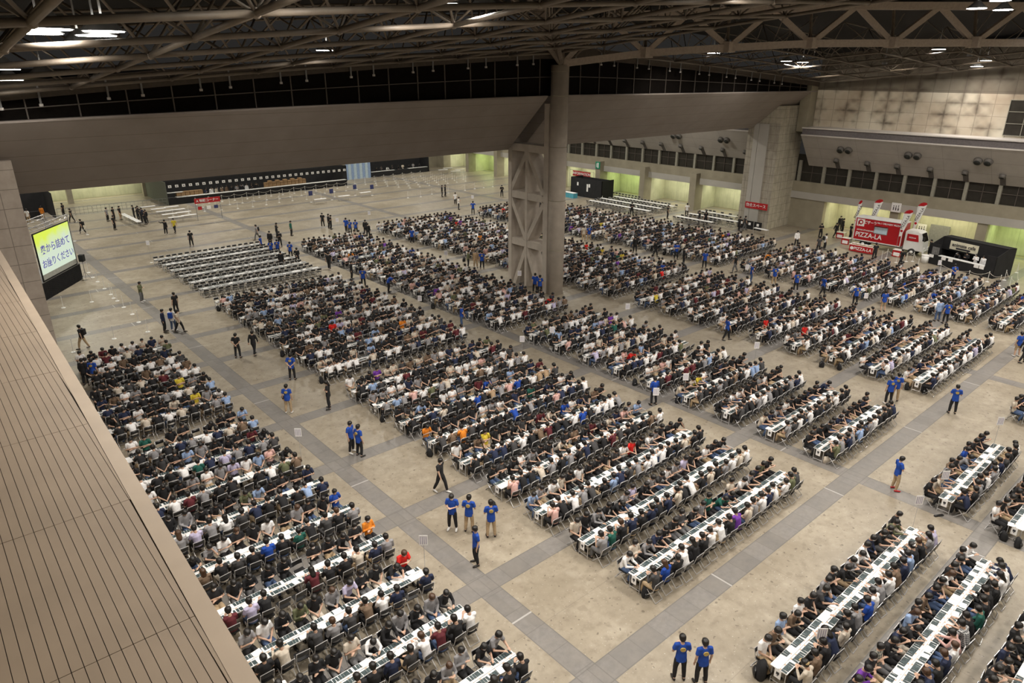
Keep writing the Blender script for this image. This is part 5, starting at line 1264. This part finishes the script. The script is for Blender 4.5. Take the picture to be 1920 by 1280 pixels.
flagthing(80.1, 31.6, 4.85, 'broad feather flag rising behind the truck roof', 1.0)
flagthing(77.5, 27.5, 4.6, 'nearer feather flag beside the truck cab', 1.0)
flagthing(80.1, 27.2, 5.1, 'further feather flag behind the truck cab', 1.0)
for (q, lb) in (((1576, 447), 'first'), ((1586, 458), 'second'), ((1682, 481), 'third')):
    x, y = fl(*q); t = thing('stall_table', f'small white table with red printed front, {lb} by the food truck', 'table', (x, y, 0))
    obj('top', G().box(-0.35, 0.35, -0.45, 0.45, 0.72, 0.75), M['whitepaint'], t); obj('front_poster', G().box(-0.36, -0.35, -0.42, 0.42, 0.05, 0.70), M['redtruck'], t)
    obj('poster_print', G().box(-0.37, -0.36, -0.3, 0.3, 0.15, 0.5), M['paper'], t); obj('leg', G().box(0.3, 0.34, -0.42, -0.38, 0, 0.72).box(0.3, 0.34, 0.38, 0.42, 0, 0.72), M['grey'], t)
x, y = fl(1619, 474); t = thing('counter_table', 'table with red pizza banner hung before the food truck', 'table', (x, y, 0))
obj('top', G().box(-0.4, 0.4, -1.2, 1.5, 0.74, 0.78), M['whitepaint'], t); bn_ = obj('banner', G().box(-0.43, -0.40, -1.2, 1.4, 0.1, 0.76), M['redtruck'], t)
textmesh('PIZZA-LA', 0.44, M['text_white'], bn_, (-0.44, 0.0, 0.42), WEST); obj('logo', G().loft([(-0.445, 1.12, 0.42), (-0.435, 1.12, 0.42)], [0.18, 0.18], 16), M['text_white'], bn_)
obj('leg', G().box(0.3, 0.35, -1.1, -1.05, 0, 0.74).box(0.3, 0.35, 1.35, 1.4, 0, 0.74), M['grey'], t)
for k in range(6):
    o = obj('food_box', G().prism([(-0.16, -0.16), (0.16, -0.16), (0.16, 0.16), (-0.16, 0.16)], 'z', 0, 0.10).box(-0.17, 0.17, -0.17, 0.17, 0.10, 0.12, 1), [M['cardboard'], M['paper']], None, loc=(x-0.05, y-1.0+k*0.42, 0.781)); tag(o, f'flat cardboard food box on the pizza counter, {ORD[k]} in line', 'box', 'food boxes on the pizza counter')

# ---------------------------------------------------------------- black food booth
A = Vector((76.2, 23.8, 0)); B = Vector((74.6, 17.7, 0)); dv = (B-A).normalized(); L = (B-A).length; ang = math.atan2(dv.y, dv.x)
cf = thing('food_booth', 'black cloth food booth with pale cafe banner by the window wall', 'booth', A, ang)
H_ = 2.05
obj('front_counter', G().box(0.9, L-0.9, -0.05, 0.3, 0, 0.95).box(0, 0.9, 0, 0.05, 0, H_).box(L-0.9, L, 0, 0.05, 0, H_), M['black'], cf)
obj('counter_top', G().box(0.9, L-0.9, -0.08, 0.45, 0.95, 1.0), M['whitepaint'], cf)
obj('side_wall', G().prism([(0, 0), (2.8, 0), (2.8, 2.6), (1.6, 2.6), (0, 2.03)], 'x', L-0.05, L), M['black'], cf); obj('side_wall', G().prism([(0, 0), (2.8, 0), (2.8, 2.6), (1.6, 2.6), (0, 2.03)], 'x', 0, 0.05), M['black'], cf)
obj('rear_wall', G().box(0, L, 2.75, 2.8, 0, 2.6), M['black'], cf); obj('header', G().box(0, L, 1.6, 1.66, 1.35, 2.6), M['black'], cf)
obj('canopy', G().box(0, L, 1.6, 2.8, 2.56, 2.6), M['black'], cf)
bn_ = obj('banner', G().box(0.85, 3.6, 1.52, 1.58, 1.52, 2.34), mat('pale_gold_banner', (0.78, 0.74, 0.58), 0.7, var=0.15, scale=1.2), cf)
textmesh('animate cafe', 0.46, M['text_dark'], bn_, (2.22, 1.50, 2.0), (math.pi/2, 0, 0)); obj('banner_ribbon', G().box(1.5, 2.9, 1.50, 1.52, 1.60, 1.76), M['text_dark'], bn_)
obj('menu_board', G().box(0.15, 0.85, -0.02, 0.0, 1.0, 1.75), mat('dark_menu_print', (0.16, 0.16, 0.16), 0.7, var=0.6, scale=14), cf)
for k, xx in enumerate((0.25, 1.5, 2.2, 4.7, 5.2)): tag(obj('price_card', G().box(-0.22, 0.22, -0.01, 0, 0, 0.30), M['paper'], None, loc=A+dv*xx+Vector((dv.y, -dv.x, 0))*0.1+Vector((0, 0, 0.68)), rz=ang), f'white price card on the black food booth front, {ORD[k]} along', 'sign', 'price cards on the food booth')
# the stall workers and the waste bin
nrm_ = Vector((-dv.y, dv.x, 0))
for k, (xx, c_, ps) in enumerate(((2.3, 'K', 'bend'), (3.0, 'K', 'phone'), (3.9, 'W', 'phone'), (4.6, 'W', 'stand'))):
    p = A + dv*xx + nrm_*1.0
    person(ps, c_, 'blackp', f'stall worker in {PAL[c_][0]} behind the food booth counter, {ORD[k]} from the pier side', (p.x, p.y, 0), ang-math.pi/2, 1.0, True, group='stall workers', cap='W' if k in (0, 2) else None)
x, y = fl(1739, 492); t = thing('waste_bin', 'white round waste bin beside the black food booth', 'bin', (x-0.3, y+0.2, 0)); obj('barrel', G().loft([(0, 0, 0), (0, 0, 0.75)], [0.30, 0.36], 18), M['whitepaint'], t, True); obj('rim', G().loft([(0, 0, 0.75), (0, 0, 0.79)], [0.38, 0.38], 18), M['paper'], t)

# ---------------------------------------------------------------- information booth
ib = thing('information_booth', 'black partition box of the information desk before the far window wall', 'booth', (78.3, 69.6, 0))
obj('front_panel', G().box(0, 0.06, 0, 6.4, 0, 2.75), M['black'], ib); obj('side_panel', G().box(0, 2.6, 0, 0.06, 0, 2.75), M['black'], ib); obj('side_panel', G().box(0, 2.6, 6.34, 6.4, 0, 2.75), M['black'], ib); obj('back_panel', G().box(2.54, 2.6, 0, 6.4, 0, 2.6), M['black'], ib)
for k, (yy, zz, hh) in enumerate(((4.9, 1.6, 0.5), (2.9, 0.9, 1.1), (2.5, 1.55, 0.5))): tag(obj('notice_sheet', G().box(-0.012, 0, -0.15, 0.15, 0, hh), M['paper'], None, loc=(78.29, 69.6+yy, zz)), f'white notice sheet on the information booth front, {ORD[k]} along', 'notice', 'notices on the information booth')
for k, yy in enumerate((77.6, 74.6)):
    t = thing('desk', f'desk with light blue cloth before the information booth, {ORD[k]} of two', 'table', (76.6, yy, 0)); obj('cloth', G().box(-0.45, 0.45, -1.3, 1.3, 0, 0.72), M['bluecloth'], t); obj('top', G().box(-0.47, 0.47, -1.32, 1.32, 0.72, 0.74), M['paper'], t)
person('stand', 'W', 'blackp', 'person in white shirt standing at the information desks', (75.9, 75.3, 0), 0.2, 1.0, group='people at the information desk')
person('stand', 'K', 'blackp', 'person in black left of the information booth', (78.0, 77.9, 0), 2.0, 1.0, True, group='people at the information desk')
ibn = thing('information_banner', 'red banner with white capital writing behind the information booth', 'banner', (81.6, 76.9, 0)); obj('cloth', G().box(-0.03, 0, -1.9, 1.9, 2.35, 3.15), M['red'], ibn)
textmesh('INFORMATION', 0.56, M['text_white'], ibn, (-0.04, 0, 2.75), WEST); obj('frame', G().box(0, 0.04, -2.6, 2.6, 2.2, 2.24).box(0, 0.04, -2.6, 2.6, 3.2, 3.24).box(0, 0.04, -2.6, -2.56, 0, 3.3).box(0, 0.04, 2.56, 2.6, 0, 3.3), M['grey'], ibn)
ex = thing('exit_sign', 'green square exit sign hanging on the far wall pillar', 'sign', (81.88, 73.8, 0)); obj('plate', G().box(-0.08, 0.02, -0.45, 0.45, 3.85, 4.9), M['green'], ex); obj('pictogram', G().box(-0.10, -0.08, -0.2, 0.05, 4.0, 4.75).box(-0.10, -0.08, 0.15, 0.25, 4.1, 4.65), M['text_white'], ex)
fb = thing('canteen_banner', 'red banner with white Japanese writing on the stone pier foot', 'banner', (77.76, 0, 0)); obj('cloth', G().box(-0.02, 0.05, 42.75, 45.7, 2.35, 3.1), M['red'], fb)
textmesh('飲食スペース', 0.44, M['text_white'], fb, (-0.03, 44.25, 2.72), WEST)
for k, yy in enumerate((45.4, 44.3, 43.2)):
    t = thing('menu_panel', f'black framed panel at the stone pier foot, {ORD[k]} of three', 'panel', (76.9, yy, 0)); obj('board', G().box(0, 0.05, -0.5, 0.5, 0.0, 1.0), M['black'], t); obj('print', G().box(-0.01, 0, -0.15, 0.15, 0.5, 0.8), M['paper'], t)
# restroom signs
for xx, yy, zz, sz, lb in ((82.72, 30.2, 3.4, 1.0, 'square restroom sign on the pillar above the red truck'), (86.7, 28.5, 0.85, 0.95, 'square restroom sign inside the recess behind the truck cab')):
    t = thing('restroom_sign', lb, 'sign', (xx, yy, zz)); obj('plate', G().box(-0.06, 0, -sz/2, sz/2, 0, sz), M['paper'], t); g = G()
    for dy in (0.25, 0.0): g.box(-0.07, -0.06, dy-0.05, dy+0.05, 0.2*sz, 0.55*sz).sphere((-0.07, dy, 0.66*sz), (0.01, 0.06, 0.06), 8, 5)
    g.box(-0.07, -0.06, -0.32, -0.2, 0.2*sz, 0.45*sz).box(-0.07, -0.06, -0.28, -0.22, 0.5*sz, 0.8*sz); obj('pictogram', g, M['text_dark'], t)
sd_ = thing('shutter_door', 'grey ribbed shutter door in the recess behind the food truck', 'door', (86.6, 26.6, 0)); sd_['kind'] = 'structure'; obj('leaf', G().box(-0.06, 0, -1.0, 1.0, 0, 1.95), M['grey'], sd_)
# rope posts
def rope_post():
    t = thing('rope_post', 'x', 'post'); obj('base', G().loft([(0, 0, 0), (0, 0, 0.03)], [0.17, 0.15], 14), M['whitepaint'], t); obj('pole', G().tube((0, 0, 0.03), (0, 0, 0.92), 0.020, 6), M['whitepaint'], t); obj('knob', G().sphere((0, 0, 0.94), 0.038, 8, 5), M['whitepaint'], t); return t
rp = rope_post(); f_ = True; nrp = 0
def posts(pts, lb, rope=True, sag=0.22):
    global f_, nrp
    for k, (x, y) in enumerate(pts):
        o = rp if f_ else dup(rp, (0, 0, 0), 0); f_ = False
        o.location = (x, y, 0); tag(o, f'slim white rope post, {ORD[k]} {lb}', 'post', 'white rope posts')
    if rope and len(pts) > 1:
        g = G()
        for (a, b), (c, d) in zip(pts[:-1], pts[1:]):
            g.loft([(a+(c-a)*t, b+(d-b)*t, 0.88-sag*4*t*(1-t)) for t in (0, .2, .4, .6, .8, 1)], [0.014]*6, 5)
        o = obj('barrier_rope', g, M['rope']); tag(o, f'sagging cream rope strung between the posts {lb}', 'rope')
posts([fl(*p) for p in ((119, 577), (166, 511), (174, 520), (183, 528), (196, 541), (208, 552), (213, 559), (220, 564), (232, 576), (248, 589), (260, 604), (277, 622))], 'on the floor before the big screen', rope=False)
posts([fl(*p) for p in ((172, 566), (214, 635), (138, 660))], 'near the gallery rows end', rope=False)
posts([fl(*p) for p in ((128, 405), (142, 416), (155, 428), (164, 440), (140, 452), (133, 445))], 'beside the big screen queue')
LX = [31.5+1.85*i for i in range(14)]
posts([(x, 104.6) for x in LX], 'along the goods counter, back line')
posts([(x, 101.8+0.3*math.sin(x)) for x in LX], 'along the goods counter, middle line')
posts([(26.5+2.1*i, 98.2+0.5*math.sin(i)) for i in range(12)], 'along the goods counter, front line', sag=0.3)
for r_ in range(6): posts([(58.5+1.9*i+0.9*r_, 107.5-2.0*r_) for i in range(8 if r_ < 5 else 7)], f'in the waiting maze, {ORD[r_]} line from the wall')
posts([fl(*p) for p in ((765, 371), (789, 369), (810, 364), (841, 362), (872, 357), (890, 354), (907, 352), (924, 350))], 'in the front line of the waiting maze', sag=0.3)
posts([fl(*p) for p in ((1761, 513), (1814, 526), (1851, 528), (1873, 535))], 'before the black food booth')
posts([fl(*p) for p in ((1883, 525), (1892, 538), (1904, 543), (1906, 511))], 'right of the black food booth')
posts([fl(*p) for p in ((1652, 488), (1662, 484), (1680, 492), (1699, 490), (1711, 490), (1720, 503))], 'before the food truck cab')
posts([fl(*p) for p in ((1110, 392), (1129, 380))], 'at the information booth corner')
# steel crowd barriers before the end wall
def barrier():
    t = thing('crowd_barrier', 'x', 'barrier'); g = G().box(-1.0, 1.0, -0.02, 0.02, 1.0, 1.04).box(-1.0, 1.0, -0.02, 0.02, 0.15, 0.19).box(-1.0, 1.0, -0.02, 0.02, 0.58, 0.61)
    obj('rail', g, M['grey'], t)
    for i in range(5): obj('upright', G().box(-1.0+i*0.495, -0.98+i*0.495, -0.02, 0.02, 0, 1.04), M['grey'], t)
    return t
ba = barrier()
for k in range(8):
    o = ba if k == 0 else dup(ba, (0, 0, 0), 0); o.location = (15.9+2.05*k, 107.2-0.1*k, 0); tag(o, f'grey steel crowd barrier, {ORD[k]} from the black booth along the end wall', 'barrier', 'steel barriers before the end wall')
# ---------------------------------------------------------------- goods counter
gc = thing('goods_counter', 'long black goods stall with white numbered cards and white counter along the end wall', 'stall', (0, 0, 0))
obj('counter_front', G().box(28.4, 56.5, 106.4, 106.45, 0, 0.95), M['black'], gc); obj('counter_top', G().box(29.6, 56.4, 106.35, 107.1, 0.95, 1.0), M['whitepaint'], gc)
obj('upper_shelf', G().box(28.5, 30.6, 106.4, 106.9, 1.65, 1.7), M['whitepaint'], gc)
obj('rear_wall', G().box(28.4, 56.5, 111.5, 111.6, 0, 3.2), M['black'], gc); obj('header', G().box(28.4, 56.5, 106.4, 106.46, 2.35, 3.3), M['black'], gc)
obj('side_wall', G().box(28.3, 28.4, 106.4, 118, 0, 3.2), M['container'], gc); obj('side_wall', G().box(56.45, 56.55, 106.4, 111.6, 0, 3.2), M['black'], gc)
cp_ = obj('number_card', G().box(-0.22, 0.22, -0.02, 0, -0.18, 0.18).box(-0.08, 0.08, -0.025, -0.02, -0.07, 0.05, 1), [M['paper'], M['text_dark']], None)
for k in range(30):
    o = cp_ if k == 0 else cp_.copy()
    if k: C.objects.link(o)
    o.location = (28.9+k*0.94, 106.38, 2.58); tag(o, f'white number card on the goods stall header, {ORD[k]}', 'sign', 'number cards on the goods stall')
k = 0
for xx, w_, h_ in [(30.3+0.62*i, 0.55, 0.5) for i in range(6)] + [(43.4+0.62*i, 0.55, 0.55+0.15*(i % 2)) for i in range(11)]:
    o = obj('carton', G().box(-w_/2, w_/2, -0.3, 0.3, 0, h_+0.5).box(-w_/2+0.02, w_/2-0.02, -0.305, -0.3, h_*0.4, h_*0.5, 1), [M['cardboard'], M['paper']], None, loc=(xx, 108.0, 0.9)); o.location.z = 0.0; o.scale.z = 1.5
    tag(o, f'brown cardboard carton stacked behind the goods counter, {ORD[k]} in line', 'carton', 'cartons behind the goods counter'); k += 1
for k in range(26):
    xx = 34.2 + 0.38*k; c_ = rnd.choice('KKNGWTCSK')
    person('stand' if k % 3 else 'fold', c_, 'blackp', f'person in {PAL[c_][0]} behind the goods counter, {ORD[k]} from the red banner', (xx, 107.9+0.9*(k % 2), 0), -math.pi/2+rnd.uniform(-.4, .4), rnd.uniform(0.95, 1.02), True, group='people behind the goods counter') if k < 22 else None
rb = thing('counter_banner', 'red banner with white writing on two posts before the goods stall', 'banner', (0, 0, 0)); obj('cloth', G().box(27.75, 30.95, 92.6, 92.64, 2.15, 2.78), M['red'], rb)
for xx in (27.85, 30.9): obj('post', G().tube((xx, 92.66, 0), (xx, 92.66, 2.8), 0.035, 6), M['grey'], rb)
textmesh('A 物販コーナー', 0.40, M['text_white'], rb, (29.35, 92.58, 2.46), SOUTH)
for k, (xx, c_) in enumerate(((28.3, 'red'), (29.4, 'paper'), (30.3, 'navy'))): tag(obj('hung_notice', G().box(-0.25, 0.25, -0.01, 0, 0, 0.42), M[c_], None, loc=(xx, 92.6, 1.35)), f'{("red", "white", "dark blue")[k]} notice hung below the red counter banner', 'notice', 'notices under the counter banner')
for q, lb in (((582, 362), 'first'), ((621, 358), 'second'), ((665, 350), 'third'), ((697, 350), 'fourth')):
    x, y = fl(*q, 1.3); t = thing('notice_stand', f'dark blue notice board on a stand before the goods stall, {lb} along', 'sign', (x, y, 0)); obj('board', G().box(-0.3, 0.3, -0.02, 0, 0.95, 1.6), M['navy'], t); obj('pole', G().tube((0, 0.02, 0), (0, 0.02, 1.0), 0.02, 6), M['steeltube'], t); obj('foot', G().loft([(0, 0.02, 0), (0, 0.02, 0.03)], [0.18, 0.16], 12), M['whitepaint'], t)
# white tables on the open floor
fg = tp
def ftab(x, y, rz, label, sc_=1.0):
    o = dup(tp, (x, y, 0), rz, label, 'white tables on the far floor'); return o
for k, (x, y) in enumerate(((24.6, 100.9), (24.6, 98.6), (24.6, 96.1), (24.6, 93.5), (26.4, 101.3), (26.4, 98.7), (26.4, 96.3), (26.3, 93.8))): ftab(x, y, 0.0, f'small white table on the far floor, {ORD[k % 4]} of the {"outer" if k < 4 else "inner"} file of four')
ftab(24.0, 103.4, 0, 'long white table alone before the goods stall corner')
for k in range(4): ftab(21.0+0.05*k, 100.3-1.8*k, -math.pi/2, f'white table in the long line with dark coats behind, {ORD[k]} of four')
for k, (x, y) in enumerate(((44.4, 93.8), (48.3, 94.0), (52.3, 94.8))): ftab(x, y, 0, f'single white table behind the rope line, {ORD[k]} of three')
for k, (x, y) in enumerate(((76.3, 108.2), (78.4, 109.6), (76.9, 105.2), (79.0, 106.7))): ftab(x, y, -0.3, f'white table before the green recess, {ORD[k]} of four')
for k in range(7):
    c_ = 'KKKNKKK'[k]; person('stand' if k % 2 else 'fold', c_, 'blackp', f'person in dark suit behind the long line of white tables, {ORD[k]} in line', (22.2+0.35*(k % 2), 99.6-0.85*k, 0), math.pi+rnd.uniform(-.5, .5), 1.0, True, group='people behind the long line of tables')
def longrow(x, ya, yb, lbl):
    n = int(abs(yb-ya)/1.8)
    for k in range(n):
        dup(tp, (x, ya-1.8*k, 0), -math.pi/2, f'white table in the {lbl} canteen line, {ORD[k]} from the booth', 'canteen tables by the window wall')
        for j in range(3):
            for sx in (-1, 1):
                if rnd.random() < 0.8: mc2.add('c', lowc, (x+0.62*sx, ya-1.8*k-0.3-0.6*j, 0), 0 if sx < 0 else math.pi, [0, 1])
mc2 = Mass()
for x, ya, yb, lbl in ((74.1, 68.0, 55.8, 'front set one'), (76.7, 68.2, 56.0, 'middle set one'), (79.3, 68.0, 55.6, 'rear set one'), (74.1, 53.0, 46.0, 'front set two'), (76.8, 53.0, 45.6, 'middle set two'), (79.4, 53.0, 47.5, 'rear set two')): longrow(x, ya, yb, lbl)
mc2.build('canteen_chair_mass', [M['steeltube'], M['seatblack']], 'black and silver chairs tucked at the canteen tables', 'chairs')
for k in range(9):
    g = chair_low(); o = obj('stacked_chair', g, [M['steeltube'], M['seatblack']], None, loc=(81.2, 71.5-0.62*k-1.5, 0), rz=math.pi); tag(o, f'black chair lined against the far recess, {ORD[k]} from the information booth', 'chair', 'chairs against the far recess')
x, y = fl(1440, 440); ftab(75.2, 42.6, -math.pi/2-0.1, 'single white table before the stone pier'); 
# ---------------------------------------------------------------- second stall, curtain, left booth
sb = thing('merchandise_stall', 'black stall with dark clutter beside the blue and white curtain', 'stall', (64.2, 111.8, 0)); obj('rear_wall', G().box(0, 12.5, 3.0, 3.1, 0, 3.2), M['black'], sb); obj('side_wall', G().box(12.4, 12.5, 0, 3.1, 0, 3.2), M['black'], sb); obj('counter', G().box(0.2, 12.2, 0, 0.6, 0, 0.9), M['black'], sb); obj('counter_top', G().box(0.2, 5.0, -0.02, 0.6, 0.9, 0.94).box(8.0, 12.2, -0.02, 0.6, 0.9, 0.94), M['whitepaint'], sb)
for k in range(9):
    c_ = 'KGWKKCKSK'[k]; person('fold' if k % 2 else 'bend', c_, 'blackp', f'person in {PAL[c_][0]} behind the merchandise stall, {ORD[k]} from the curtain', (66.0+k*1.15, 113.2, 0), -1.6, 1.0, True, group='people behind the merchandise stall')
ct = thing('curtain_partition', 'blue and white striped curtain partition beside the bright passage', 'curtain', (59.6, 112.0, 0))
for k in range(9): obj('strip', G().loft([(0.55*k, 0, 0.0), (0.55*k, 0, 3.0)], [(0.27, 0.05), (0.27, 0.05)], 8, (1, 0, 0)), M['curtain'] if k % 2 else CL['B'], ct)
lb_ = thing('corner_booth', 'black corner booth behind the stone pillar', 'booth', (5.5, 108.5, 0)); obj('rear_wall', G().box(-5, 9.0, 3, 3.1, 0, 3.4), M['black'], lb_); obj('side_wall', G().box(8.9, 9.0, -3, 3, 0, 3.3), M['black'], lb_); obj('counter', G().box(0, 7.6, -1.0, -0.4, 0, 0.9), M['black'], lb_)

for o in C.objects:
    if 'label' in o and len(o['label'].split()) > 16: print('LONG_', o.name, o['label'])
